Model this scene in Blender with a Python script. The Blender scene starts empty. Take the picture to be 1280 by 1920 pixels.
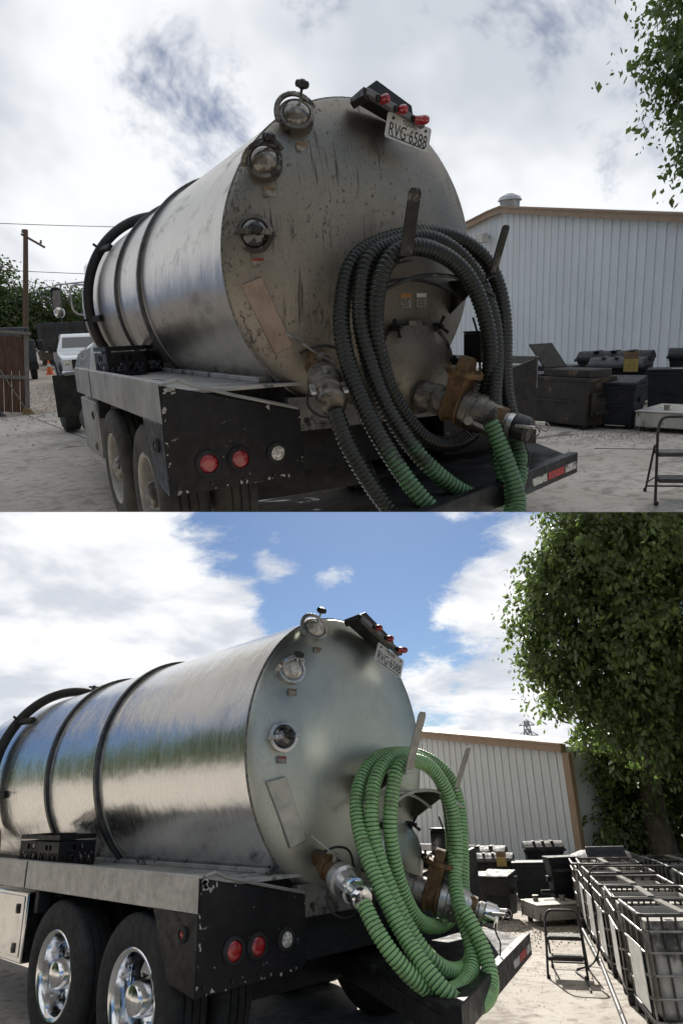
import bpy, bmesh, math, random
import numpy as np
from mathutils import Matrix, Vector
random.seed(7); rng = np.random.default_rng(11)
S = bpy.context.scene
COL = S.collection
R_ = math.radians

# ------------------------------------------------------------------ camera
CAM_POS = Vector((-4.04065, -4.02063, 1.62039))
CAM_R = Vector((0.715451, -0.698037, -0.029567))
CAM_D = Vector((0.247561, 0.292856, -0.923552))
CAM_F = Vector((0.653333, 0.653437, 0.382331))
cam = bpy.data.cameras.new('camera')
cam.sensor_fit = 'VERTICAL'; cam.sensor_height = 24.0; cam.lens = 16.25
cam.clip_start = 0.05; cam.clip_end = 2000
camo = bpy.data.objects.new('camera', cam); COL.objects.link(camo)
mw = Matrix((( CAM_R.x, -CAM_D.x, -CAM_F.x, CAM_POS.x),
             ( CAM_R.y, -CAM_D.y, -CAM_F.y, CAM_POS.y),
             ( CAM_R.z, -CAM_D.z, -CAM_F.z, CAM_POS.z), (0, 0, 0, 1)))
camo.matrix_world = mw
S.camera = camo

# ------------------------------------------------------------------ sun + sky
SUN_AZ, SUN_EL = R_(48), R_(33)
sd = Vector((math.sin(SUN_AZ)*math.cos(SUN_EL), math.cos(SUN_AZ)*math.cos(SUN_EL), math.sin(SUN_EL)))
sun = bpy.data.lights.new('sun', 'SUN'); sun.energy = 5.0; sun.angle = R_(0.53); sun.color = (1.0, 0.95, 0.87)
suno = bpy.data.objects.new('sun', sun); COL.objects.link(suno)
suno.rotation_mode = 'QUATERNION'; suno.rotation_quaternion = sd.to_track_quat('Z', 'Y')

W = bpy.data.worlds.new('World'); S.world = W; W.use_nodes = True
wt = W.node_tree; wt.nodes.clear()
def wn(t, **k):
    n = wt.nodes.new(t)
    for a, b in k.items(): setattr(n, a, b)
    return n
def wl(a, b): wt.links.new(a, b)
def wmath(op, a, b=None, clamp=False):
    n = wn('ShaderNodeMath', operation=op, use_clamp=clamp)
    for i, v in enumerate((a, b)):
        if v is None: continue
        if isinstance(v, (int, float)): n.inputs[i].default_value = v
        else: wl(v, n.inputs[i])
    return n.outputs[0]
sky = wn('ShaderNodeTexSky', sky_type='NISHITA'); sky.sun_disc = False
sky.sun_elevation = SUN_EL; sky.sun_rotation = SUN_AZ; sky.air_density = 1.0; sky.dust_density = 0.15; sky.ozone_density = 2.5
tc = wn('ShaderNodeTexCoord'); sep = wn('ShaderNodeSeparateXYZ'); wl(tc.outputs['Generated'], sep.inputs[0])
den = wmath('ADD', wmath('MAXIMUM', sep.outputs[2], 0.0), 0.22)
comb = wn('ShaderNodeCombineXYZ'); wl(wmath('DIVIDE', sep.outputs[0], den), comb.inputs[0]); wl(wmath('DIVIDE', sep.outputs[1], den), comb.inputs[1])
def wnoise(scale, detail, rough, dist=0.0, off=(0, 0, 0)):
    mp = wn('ShaderNodeMapping'); mp.inputs['Location'].default_value = off; wl(comb.outputs[0], mp.inputs[0])
    n = wn('ShaderNodeTexNoise'); n.inputs['Scale'].default_value = scale; n.inputs['Detail'].default_value = detail
    n.inputs['Roughness'].default_value = rough; n.inputs['Distortion'].default_value = dist
    wl(mp.outputs[0], n.inputs['Vector']); return n.outputs[0]
cov = wmath('ADD', wmath('MULTIPLY', wnoise(1.5, 7, 0.62, 0.35, (3.1, 1.7, 0)), 1.0), wmath('MULTIPLY', wnoise(6.0, 5, 0.68, 0.3, (0.4, 7.7, 0)), 0.55))
# overcast towards the zenith, broken cumulus in the band nearer the horizon
ov = wn('ShaderNodeMapRange', interpolation_type='SMOOTHSTEP'); wl(sep.outputs[2], ov.inputs[0])
ov.inputs[1].default_value = 0.36; ov.inputs[2].default_value = 0.58; ov.inputs[3].default_value = 0.0; ov.inputs[4].default_value = 0.41
bias = ov.outputs[0]
CLOUDS = [((0.36, 0.885, 0.295), 16, 0.25), ((0.365, 0.92, 0.144), 12, 0.22), ((0.683, 0.677, 0.274), 3.2, 0.30), ((0.50, 0.828, 0.25), 7, 0.16),
          ((0.788, 0.512, 0.345), 7, 0.26), ((0.835, 0.54, 0.10), 9, 0.34), ((0.86, 0.48, 0.19), 7, 0.22), ((0.768, 0.621, 0.157), 2.0, 0.26),
          ((0.551, 0.801, 0.235), 3.0, 0.2), ((0.605, 0.727, 0.326), 2.0, 0.2),
          ((0.27, 0.54, 0.796), 5.5, -0.125), ((0.31, 0.495, 0.812), 3.5, -0.05), ((0.682, 0.168, 0.712), 4, -0.05),
          ((0.615, 0.704, 0.355), 9, -0.22), ((0.786, 0.57, 0.237), 7, -0.22), ((0.70, 0.66, 0.18), 6, -0.1)]
for d, rad, amt in CLOUDS:
    v = Vector(d).normalized()
    dp = wn('ShaderNodeVectorMath', operation='DOT_PRODUCT'); wl(tc.outputs['Generated'], dp.inputs[0]); dp.inputs[1].default_value = v
    mr = wn('ShaderNodeMapRange', interpolation_type='SMOOTHSTEP'); wl(dp.outputs['Value'], mr.inputs[0])
    mr.inputs[1].default_value = math.cos(R_(rad*1.5)); mr.inputs[2].default_value = math.cos(R_(rad*0.25)); mr.inputs[3].default_value = 0; mr.inputs[4].default_value = amt
    bias = wmath('ADD', bias, mr.outputs[0])
dens = wn('ShaderNodeMapRange', interpolation_type='SMOOTHSTEP'); wl(wmath('ADD', cov, bias), dens.inputs[0])
dens.inputs[1].default_value = 0.88; dens.inputs[2].default_value = 1.09
shade = wn('ShaderNodeMapRange', interpolation_type='SMOOTHSTEP'); wl(wnoise(2.6, 4, 0.58, 0.2, (9.2, 2.2, 0)), shade.inputs[0])
shade.inputs[1].default_value = 0.36; shade.inputs[2].default_value = 0.62
low = wn('ShaderNodeMapRange'); wl(sep.outputs[2], low.inputs[0]); low.inputs[1].default_value = 0.30; low.inputs[2].default_value = 0.60
c1 = wn('ShaderNodeMix', data_type='RGBA'); wl(shade.outputs[0], c1.inputs[0]); c1.inputs[6].default_value = (6.6, 7.0, 7.7, 1); c1.inputs[7].default_value = (10.2, 10.3, 10.5, 1)
c2 = wn('ShaderNodeMix', data_type='RGBA'); wl(shade.outputs[0], c2.inputs[0]); c2.inputs[6].default_value = (6.2, 6.6, 7.2, 1); c2.inputs[7].default_value = (9.7, 9.9, 10.2, 1)
c3 = wn('ShaderNodeMix', data_type='RGBA'); wl(low.outputs[0], c3.inputs[0]); wl(c1.outputs[2], c3.inputs[6]); wl(c2.outputs[2], c3.inputs[7])
sk = wn('ShaderNodeMix', data_type='RGBA', blend_type='MULTIPLY'); sk.inputs[0].default_value = 1.0; wl(sky.outputs[0], sk.inputs[6]); sk.inputs[7].default_value = (0.58, 0.65, 0.76, 1)
cm = wn('ShaderNodeMix', data_type='RGBA'); wl(dens.outputs[0], cm.inputs[0]); wl(sk.outputs[2], cm.inputs[6]); wl(c3.outputs[2], cm.inputs[7])
bg = wn('ShaderNodeBackground'); bg.inputs['Strength'].default_value = 0.076; wl(cm.outputs[2], bg.inputs[0])
W.cycles.sampling_method = 'MANUAL'; W.cycles.sample_map_resolution = 256
wo = wn('ShaderNodeOutputWorld'); wl(bg.outputs[0], wo.inputs[0])

S.view_settings.view_transform = 'Standard'; S.view_settings.look = 'None'; S.view_settings.gamma = 1.0
S.view_settings.use_curve_mapping = False; S.view_settings.exposure = 0.42
S.render.engine = 'CYCLES'; S.cycles.use_denoising = True; S.cycles.max_bounces = 5; S.cycles.diffuse_bounces = 2
S.cycles.glossy_bounces = 3; S.cycles.transmission_bounces = 2; S.cycles.use_adaptive_sampling = True; S.cycles.adaptive_threshold = 0.02; S.cycles.caustics_reflective = False; S.cycles.caustics_refractive = False; S.cycles.transparent_max_bounces = 6; S.cycles.sample_clamp_indirect = 6.0; S.cycles.sample_clamp_direct = 14.0

# ------------------------------------------------------------------ the two yards: lower yard = world, upper yard = hillside frame
MU = Matrix(((0.882753, 0.179153, -0.43434, -0.63297), (-0.373703, 0.828037, -0.417973, -0.91034), (0.284769, 0.531281, 0.797902, 3.22795), (0, 0, 0, 1)))
ML = Matrix.Identity(4)
PLACE = {'M': ML, 'list': None}
UPPER = []
BASE = {}

# ------------------------------------------------------------------ materials
MATS = {}
def nodes(name):
    m = bpy.data.materials.new(name); m.use_nodes = True
    t = m.node_tree; b = t.nodes['Principled BSDF']
    return m, t, b
def N(t, typ, **k):
    n = t.nodes.new(typ)
    for a, v in k.items(): setattr(n, a, v)
    return n
def noise(t, vec, scale, detail=6, rough=0.6, dist=0.0):
    detail = min(detail, 4)
    n = N(t, 'ShaderNodeTexNoise'); n.inputs['Scale'].default_value = scale; n.inputs['Detail'].default_value = detail
    n.inputs['Roughness'].default_value = rough; n.inputs['Distortion'].default_value = dist
    if vec is not None: t.links.new(vec, n.inputs['Vector'])
    return n.outputs[0]
def objco(t, sc=(1, 1, 1), off=(0, 0, 0)):
    c = N(t, 'ShaderNodeTexCoord'); m = N(t, 'ShaderNodeMapping'); m.inputs['Scale'].default_value = sc; m.inputs['Location'].default_value = off
    t.links.new(c.outputs['Object'], m.inputs[0]); return m.outputs[0]
def ramp(t, fac, lo, hi, a=0.0, b=1.0):
    n = N(t, 'ShaderNodeMapRange', interpolation_type='SMOOTHSTEP'); t.links.new(fac, n.inputs[0])
    n.inputs[1].default_value = lo; n.inputs[2].default_value = hi; n.inputs[3].default_value = a; n.inputs[4].default_value = b
    return n.outputs[0]
def mixc(t, fac, a, b):
    n = N(t, 'ShaderNodeMix', data_type='RGBA')
    if isinstance(fac, (int, float)): n.inputs[0].default_value = fac
    else: t.links.new(fac, n.inputs[0])
    for i, v in ((6, a), (7, b)):
        if isinstance(v, tuple): n.inputs[i].default_value = (*v[:3], 1)
        else: t.links.new(v, n.inputs[i])
    return n.outputs[2]
def mth(t, op, a, b=None):
    n = N(t, 'ShaderNodeMath', operation=op)
    for i, v in enumerate((a, b)):
        if v is None: continue
        if isinstance(v, (int, float)): n.inputs[i].default_value = v
        else: t.links.new(v, n.inputs[i])
    return n.outputs[0]
def bump(t, b, h, strength, dist=0.01):
    n = N(t, 'ShaderNodeBump'); n.inputs['Strength'].default_value = strength; n.inputs['Distance'].default_value = dist
    t.links.new(h, n.inputs['Height']); t.links.new(n.outputs[0], b.inputs['Normal'])
def pm(name, col, rough=0.6, metal=0.0, var=0.25, scale=6.0, bmp=0.0, bscale=60.0, dirt=None, dcov=0.55, dscale=4.0, drough=0.8, spec=0.5, stretch=(1, 1, 1), coat=0.0):
    if name in MATS: return MATS[name]
    m, t, b = nodes(name)
    v = objco(t, stretch)
    n1 = noise(t, v, scale, 8, 0.65)
    c = mixc(t, ramp(t, n1, 0.3, 0.7), tuple(x*(1-var) for x in col), tuple(min(1, x*(1+var)) for x in col))
    rv = ramp(t, noise(t, v, scale*3, 5, 0.6), 0.3, 0.7, max(0.02, rough-0.1), min(1, rough+0.12))
    if dirt is not None:
        d = ramp(t, noise(t, v, dscale, 9, 0.72, 0.3), dcov, dcov+0.09)
        c = mixc(t, d, c, dirt)
        mm = N(t, 'ShaderNodeMix', data_type='FLOAT'); t.links.new(d, mm.inputs[0]); t.links.new(rv, mm.inputs[2]); mm.inputs[3].default_value = drough
        rv = mm.outputs[0]
        if metal: 
            m2 = N(t, 'ShaderNodeMix', data_type='FLOAT'); t.links.new(d, m2.inputs[0]); m2.inputs[2].default_value = metal; m2.inputs[3].default_value = metal*0.25
            t.links.new(m2.outputs[0], b.inputs['Metallic'])
    if not (dirt is not None and metal): b.inputs['Metallic'].default_value = metal
    t.links.new(c, b.inputs['Base Color']); t.links.new(rv, b.inputs['Roughness'])
    b.inputs['Specular IOR Level'].default_value = spec
    b.inputs['Coat Weight'].default_value = coat
    if bmp: bump(t, b, noise(t, v, bscale, 6, 0.6), bmp, 0.004)
    MATS[name] = m; return m

def m_shell(name, base, rough, grime):
    m, t, b = nodes(name)
    v = objco(t, (1.6, 90, 1.6)); v0 = objco(t); vs = objco(t, (9, 1.5, 2.2))
    br = noise(t, v, 1.6, 5, 0.7)
    c = mixc(t, ramp(t, br, 0.25, 0.75), tuple(x*0.86 for x in base), base)
    st = ramp(t, noise(t, vs, 1.3, 9, 0.7, 0.4), 0.52, 0.72)
    g = mth(t, 'MULTIPLY', st, grime)
    c = mixc(t, g, c, (0.16, 0.145, 0.12))
    r = mth(t, 'ADD', ramp(t, br, 0.2, 0.8, rough*0.7, rough*1.35), mth(t, 'MULTIPLY', g, 0.35))
    t.links.new(c, b.inputs['Base Color']); t.links.new(r, b.inputs['Roughness']); b.inputs['Metallic'].default_value = 1.0
    h = mth(t, 'ADD', mth(t, 'MULTIPLY', noise(t, objco(t, (1.0, 1.3, 1.0)), 2.2, 3, 0.5), 1.0), mth(t, 'MULTIPLY', br, 0.012))
    bump(t, b, h, 0.42, 0.03)
    return m
def m_head(name, base, rough, grime):
    m, t, b = nodes(name)
    v0 = objco(t); vd = objco(t, (22, 3, 1.0)); 
    cl = noise(t, v0, 2.2, 7, 0.65)
    c = mixc(t, ramp(t, cl, 0.3, 0.7), tuple(x*0.78 for x in base), base)
    fine = ramp(t, noise(t, v0, 70, 4, 0.7), 0.50, 0.72)
    spot = ramp(t, mth(t, 'ADD', noise(t, objco(t, (1.3, 1, 0.8)), 34, 5, 0.66, 0.2), mth(t, 'MULTIPLY', cl, 0.45)), 0.80, 0.90, 0.0, 0.75)
    drip = ramp(t, mth(t, 'ADD', noise(t, vd, 2.0, 6, 0.7, 0.15), mth(t, 'MULTIPLY', noise(t, v0, 3.1, 3, 0.5), 0.55)), 0.87, 1.0, 0.0, 0.85)
    g1 = mth(t, 'MULTIPLY', fine, 0.62*grime)
    g2 = mth(t, 'MULTIPLY', mth(t, 'MAXIMUM', spot, drip), grime)
    if grime > 0.5:   # rubbed-in grease where the hoses hang, ragged at its edge
        vm = N(t, 'ShaderNodeVectorMath', operation='DISTANCE'); t.links.new(objco(t), vm.inputs[0]); vm.inputs[1].default_value = (0.12, -2.70, 1.55)
        rag = mth(t, 'ADD', vm.outputs['Value'], mth(t, 'MULTIPLY', noise(t, objco(t, (5, 2, 1.6)), 2.0, 4, 0.7), 0.75))
        g1 = mth(t, 'MAXIMUM', g1, ramp(t, rag, 0.62, 1.16, 0.78, 0.0))
    c = mixc(t, g1, c, (0.13, 0.115, 0.09))
    c = mixc(t, g2, c, (0.06, 0.052, 0.042))
    t.links.new(c, b.inputs['Base Color'])
    r = mth(t, 'ADD', ramp(t, cl, 0.2, 0.8, rough*0.85, rough*1.15), mth(t, 'MULTIPLY', g2, 0.35)); t.links.new(r, b.inputs['Roughness'])
    t.links.new(mth(t, 'SUBTRACT', 0.95, mth(t, 'MULTIPLY', mth(t, 'ADD', g1, g2), 0.6)), b.inputs['Metallic'])
    bump(t, b, mth(t, 'ADD', noise(t, v0, 1.6, 3, 0.5), mth(t, 'MULTIPLY', noise(t, v0, 180, 3, 0.6), 0.01)), 0.25, 0.03)
    return m
def m_hose(name, rib, groove, grease):
    m, t, b = nodes(name)
    uv = N(t, 'ShaderNodeUVMap'); s = N(t, 'ShaderNodeSeparateXYZ'); t.links.new(uv.outputs[0], s.inputs[0])
    fr = mth(t, 'FRACT', s.outputs[0])
    d = mth(t, 'ABSOLUTE', mth(t, 'SUBTRACT', fr, 0.5))
    v = objco(t)
    g = ramp(t, d, 0.30, 0.44)
    c = mixc(t, g, rib, groove)
    at = N(t, 'ShaderNodeAttribute'); at.attribute_name = 'grease'
    sm = ramp(t, mth(t, 'ADD', mth(t, 'MULTIPLY', at.outputs['Fac'], grease), mth(t, 'MULTIPLY', noise(t, v, 11, 7, 0.7), 0.8)), 0.55, 0.95)
    c2 = mixc(t, g, (0.018, 0.021, 0.017), (0.003, 0.004, 0.003))
    c = mixc(t, sm, c, c2)
    c = mixc(t, mth(t, 'MULTIPLY', ramp(t, noise(t, v, 30, 5, 0.7), 0.5, 0.75), 0.45), c, groove)
    c = mixc(t, ramp(t, noise(t, objco(t, (1, 1, 1), (3, 1, 4)), 5.5, 4, 0.7, 0.3), 0.52, 0.68, 0.0, 0.42), c, (0.13, 0.135, 0.075) if grease < 0.5 else (0.035, 0.03, 0.024))
    t.links.new(c, b.inputs['Base Color']); t.links.new(ramp(t, noise(t, v, 22, 5, 0.6), 0.3, 0.7, 0.19, 0.40), b.inputs['Roughness']); b.inputs['Specular IOR Level'].default_value = 0.5-0.12*grease
    return m
def m_ground(name, a, bcol, stain, scale=0.55, wet=0.0):
    m, t, b = nodes(name)
    v = objco(t); 
    n1 = noise(t, v, scale, 9, 0.62, 0.3); n2 = noise(t, v, 7, 9, 0.7); n3 = noise(t, v, 60, 5, 0.7)
    c = mixc(t, ramp(t, n1, 0.32, 0.68), a, bcol)
    c = mixc(t, mth(t, 'MULTIPLY', ramp(t, mth(t, 'ADD', n2, mth(t, 'MULTIPLY', noise(t, v, 1.1, 4, 0.6), 0.4)), 0.66, 0.86), 0.75), c, stain)
    c = mixc(t, mth(t, 'MULTIPLY', ramp(t, n3, 0.45, 0.75), 0.35), c, tuple(x*0.55 for x in a))
    w = ramp(t, noise(t, objco(t, (1, 2.4, 1), (4.3, 1.1, 0)), 0.8, 6, 0.6, 0.6), 0.60, 0.66)
    w = mth(t, 'MULTIPLY', w, wet)
    c = mixc(t, mth(t, 'MULTIPLY', w, 0.6), c, tuple(x*0.35 for x in a))
    t.links.new(c, b.inputs['Base Color'])
    t.links.new(mth(t, 'SUBTRACT', 0.88, mth(t, 'MULTIPLY', w, 0.62)), b.inputs['Roughness'])
    bump(t, b, mth(t, 'ADD', n2, mth(t, 'MULTIPLY', n3, 0.4)), 0.35, 0.012)
    return m
def m_leaf(name, dark, mid, light):
    m, t, b = nodes(name)
    g = N(t, 'ShaderNodeNewGeometry')
    c = mixc(t, ramp(t, g.outputs['Random Per Island'], 0.0, 0.7), dark, mid)
    c = mixc(t, ramp(t, g.outputs['Random Per Island'], 0.78, 1.0), c, light)
    c = mixc(t, ramp(t, noise(t, objco(t), 1.1, 3, 0.6), 0.42, 0.62, 0.0, 0.55), c, mid)
    c = mixc(t, ramp(t, noise(t, objco(t, (1, 1, 1), (5, 2, 8)), 1.7, 3, 0.6), 0.55, 0.70, 0.0, 0.6), c, light)
    t.links.new(c, b.inputs['Base Color']); b.inputs['Roughness'].default_value = 0.27
    tr = N(t, 'ShaderNodeBsdfTranslucent'); t.links.new(mixc(t, 0.5, c, (0.20, 0.32, 0.05)), tr.inputs['Color'])
    mx = N(t, 'ShaderNodeMixShader'); mx.inputs[0].default_value = 0.46
    t.links.new(b.outputs[0], mx.inputs[1]); t.links.new(tr.outputs[0], mx.inputs[2])
    t.links.new(mx.outputs[0], t.nodes['Material Output'].inputs[0])
    return m
def m_glass(name, col, rough=0.05, col2=None):
    m, t, b = nodes(name); b.inputs['Base Color'].default_value = (*col, 1); b.inputs['Roughness'].default_value = rough
    b.inputs['Specular IOR Level'].default_value = 0.8; b.inputs['Coat Weight'].default_value = 0.6
    v = objco(t); c = mixc(t, ramp(t, noise(t, v, 14, 6, 0.65), 0.42, 0.62), col, col2 or tuple(min(1, x*2.2+0.05) for x in col)); t.links.new(c, b.inputs['Base Color'])
    return m

black_paint = pm('black paint', (0.007, 0.007, 0.009), 0.42, 0, 0.4, 5, 0.2, 30, dirt=(0.30, 0.29, 0.27), dcov=0.655, dscale=13, drough=0.55, spec=0.3)
black_plain = pm('black satin', (0.012, 0.012, 0.013), 0.45, 0, 0.35, 7, 0.1, 60)
frame_black = pm('frame black', (0.010, 0.010, 0.011), 0.7, 0, 0.4, 5, 0.3, 50)
rubber = pm('tyre rubber', (0.020, 0.020, 0.020), 0.78, 0, 0.35, 7, 0.25, 90)
rubber_dusty = pm('dusty tyre rubber', (0.045, 0.042, 0.038), 0.85, 0, 0.35, 5, 0.3, 80)
chrome = pm('polished aluminium', (0.82, 0.82, 0.83), 0.10, 1, 0.05, 8)
dull_alu = pm('dull wheel paint', (0.34, 0.33, 0.30), 0.55, 0.25, 0.2, 9, dirt=(0.14, 0.12, 0.10), dcov=0.58, dscale=6)
rail_alu = pm('rail aluminium', (0.42, 0.42, 0.42), 0.45, 0.8, 0.14, 2.5, 0.1, 40, stretch=(1, 4, 4))
rail_alu_worn = pm('worn rail aluminium', (0.34, 0.335, 0.32), 0.55, 0.6, 0.2, 3, 0.2, 40, dirt=(0.12, 0.11, 0.10), dcov=0.64, dscale=5)
red_lens = m_glass('red lens', (0.26, 0.004, 0.008), 0.25, (0.38, 0.008, 0.012))
clear_lens = m_glass('clear lens', (0.42, 0.41, 0.36), 0.15)
amber_dark = m_glass('oily sight glass', (0.10, 0.085, 0.065), 0.06)
clear_sight = m_glass('clean sight glass', (0.34, 0.32, 0.28), 0.05)
black_glass = m_glass('blackened sight glass', (0.012, 0.012, 0.012), 0.06)
rust_brass = pm('rusty brass', (0.15, 0.088, 0.038), 0.65, 0.3, 0.35, 9, 0.5, 60, dirt=(0.09, 0.05, 0.028), dcov=0.52, dscale=9)
cast_alu = pm('dirty cast aluminium', (0.30, 0.285, 0.26), 0.5, 0.7, 0.3, 8, 0.4, 70, dirt=(0.07, 0.06, 0.05), dcov=0.50, dscale=7)
cast_greasy = pm('greasy fittings', (0.17, 0.155, 0.13), 0.45, 0.6, 0.35, 9, 0.4, 70, dirt=(0.03, 0.026, 0.022), dcov=0.50, dscale=8, drough=0.5)
cast_alu_clean = pm('cast aluminium', (0.52, 0.51, 0.49), 0.36, 0.85, 0.2, 8, 0.3, 70, dirt=(0.10, 0.085, 0.07), dcov=0.58, dscale=7)
hook_greasy = pm('greasy hook steel', (0.022, 0.021, 0.02), 0.42, 0.4, 0.5, 9, 0.4, 50, dirt=(0.11, 0.10, 0.09), dcov=0.56, dscale=9, drough=0.5)
hook_clean = pm('hook stainless', (0.40, 0.40, 0.37), 0.42, 0.85, 0.15, 8)
plate_white = pm('number plate white', (0.55, 0.56, 0.55), 0.5, 0, 0.1, 9, dirt=(0.32, 0.31, 0.28), dcov=0.56, dscale=12)
ink = pm('plate ink', (0.015, 0.016, 0.02), 0.5)
sticker = pm('label sticker', (0.26, 0.245, 0.215), 0.5, 0, 0.2, 25, dirt=(0.15, 0.12, 0.10), dcov=0.5, dscale=40)
sticker_red = pm('label red', (0.28, 0.03, 0.02), 0.5)
sticker_orange = pm('label orange', (0.40, 0.17, 0.03), 0.5)
crate_plastic = pm('crate plastic', (0.010, 0.010, 0.012), 0.42)
white_paint = pm('white car paint', (0.74, 0.75, 0.75), 0.22, 0, 0.04, 3, coat=0.6)
car_glass = m_glass('car glass', (0.02, 0.025, 0.03), 0.04, (0.03, 0.036, 0.042))
mirror_glass = pm('mirror glass', (0.7, 0.72, 0.75), 0.03, 1.0, 0.02)
siding = pm('white siding', (0.78, 0.82, 0.85), 0.5, 0, 0.05, 1.4, 0.05, 30, dirt=(0.42, 0.42, 0.41), dcov=0.68, dscale=2.5, stretch=(1, 1, 0.4))
tan_trim = pm('tan trim', (0.36, 0.25, 0.165), 0.5, 0, 0.1, 3)
roof_metal = pm('roof metal', (0.45, 0.42, 0.37), 0.5, 0.3, 0.1, 3)
galv = pm('galvanised steel', (0.42, 0.43, 0.43), 0.48, 0.7, 0.25, 5, dirt=(0.13, 0.10, 0.08), dcov=0.60, dscale=5)
cage_steel = pm('weathered cage steel', (0.30, 0.29, 0.27), 0.5, 0.6, 0.3, 7, dirt=(0.06, 0.045, 0.035), dcov=0.54, dscale=6)
cage_dark = pm('greasy cage steel', (0.07, 0.066, 0.06), 0.5, 0.5, 0.3, 7, dirt=(0.02, 0.018, 0.016), dcov=0.54, dscale=6)
tote_plastic = pm('stained tote plastic', (0.46, 0.44, 0.40), 0.45, 0, 0.25, 3, 0.1, 20, dirt=(0.055, 0.05, 0.045), dcov=0.53, dscale=2.2, drough=0.4)
tote_plate = pm('tote plate', (0.74, 0.74, 0.72), 0.42, 0.25, 0.12, 5, dirt=(0.30, 0.29, 0.27), dcov=0.60, dscale=9)
wood_dark = pm('dark wood', (0.11, 0.055, 0.032), 0.75, 0, 0.35, 4, 0.3, 40, stretch=(6, 6, 1))
wood_grey = pm('weathered wood', (0.20, 0.185, 0.165), 0.85, 0, 0.3, 5, 0.4, 50, stretch=(5, 5, 1))
pole_wood = pm('pole wood', (0.13, 0.085, 0.06), 0.85, 0, 0.3, 3, 0.4, 20, stretch=(6, 6, 0.6))
bark = pm('bark', (0.115, 0.095, 0.075), 0.9, 0, 0.4, 6, 0.8, 18, stretch=(3, 3, 0.8))
bin_black = pm('black bin plastic', (0.014, 0.015, 0.017), 0.62, 0, 0.3, 5, 0.15, 60, spec=0.3, dirt=(0.055, 0.05, 0.045), dcov=0.60, dscale=4)
bin_navy = pm('dark bin steel', (0.012, 0.014, 0.019), 0.58, 0, 0.3, 5, 0.15, 60, spec=0.35, dirt=(0.05, 0.045, 0.04), dcov=0.62, dscale=4)
bin_rusty = pm('rusty bin steel', (0.035, 0.031, 0.027), 0.42, 0.2, 0.4, 3, 0.3, 40, dirt=(0.15, 0.10, 0.06), dcov=0.575, dscale=2.4, drough=0.7)
lid_grey = pm('faded lid plastic', (0.055, 0.056, 0.062), 0.68, 0, 0.2, 5, 0.1, 50)
block_paint = pm('chalky white steel', (0.46, 0.44, 0.39), 0.7, 0, 0.2, 5, 0.3, 40, dirt=(0.16, 0.12, 0.085), dcov=0.58, dscale=6, stretch=(1, 1, 0.5))
yellow_card = pm('yellow notice', (0.40, 0.29, 0.09), 0.6, 0, 0.3, 30)
card_brown = pm('brown notice', (0.20, 0.13, 0.07), 0.7, 0, 0.3, 20)
stool_paint = pm('stool enamel', (0.022, 0.019, 0.020), 0.45, 0.2, 0.4, 12, dirt=(0.12, 0.10, 0.09), dcov=0.60, dscale=14)
stool_tread = pm('stool tread', (0.16, 0.155, 0.14), 0.8, 0, 0.3, 14)
orange = pm('cone orange', (0.70, 0.13, 0.025), 0.5)
tape_red = pm('tape red', (0.36, 0.02, 0.02), 0.4, 0, 0.35, 20, dirt=(0.02, 0.02, 0.02), dcov=0.57, dscale=25)
tape_white = pm('tape white', (0.50, 0.49, 0.46), 0.45, 0, 0.2, 20, dirt=(0.03, 0.03, 0.03), dcov=0.53, dscale=25)
truck_grey = pm('dark truck body', (0.03, 0.032, 0.036), 0.5, 0, 0.4, 2, dirt=(0.12, 0.12, 0.125), dcov=0.6, dscale=3)
bristle = pm('broom straw', (0.30, 0.20, 0.09), 0.9)
deck_steel = pm('greasy deck steel', (0.022, 0.022, 0.023), 0.62, 0.15, 0.5, 3, 0.3, 30, dirt=(0.06, 0.06, 0.06), dcov=0.55, dscale=3.5, drough=0.8, spec=0.12)
black_rubber = pm('black rubber hose', (0.014, 0.014, 0.014), 0.55, 0, 0.3, 10)
wire_m = pm('cable black', (0.02, 0.02, 0.02), 0.6)
placard_a = pm('grimy placard', (0.32, 0.24, 0.19), 0.55, 0.3, 0.2, 6, 0.1, 60, dirt=(0.10, 0.08, 0.065), dcov=0.62, dscale=10)
placard_b = pm('placard metal', (0.36, 0.37, 0.345), 0.42, 0.7, 0.08, 5)
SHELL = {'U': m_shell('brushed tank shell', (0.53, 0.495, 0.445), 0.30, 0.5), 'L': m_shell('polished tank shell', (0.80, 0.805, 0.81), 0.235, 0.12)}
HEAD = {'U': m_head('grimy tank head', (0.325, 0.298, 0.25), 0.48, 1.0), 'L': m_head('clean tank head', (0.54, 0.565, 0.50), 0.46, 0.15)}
HOSE = {'U': m_hose('greasy ribbed hose', (0.085, 0.20, 0.09), (0.012, 0.022, 0.013), 1.0), 'L': m_hose('green ribbed hose', (0.27, 0.48, 0.20), (0.012, 0.06, 0.020), 0.0)}
LEAF = m_leaf('broad leaves', (0.06, 0.085, 0.042), (0.125, 0.18, 0.075), (0.25, 0.33, 0.095))
LEAF2 = m_leaf('far leaves', (0.028, 0.045, 0.018), (0.06, 0.09, 0.03), (0.11, 0.14, 0.04))

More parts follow.
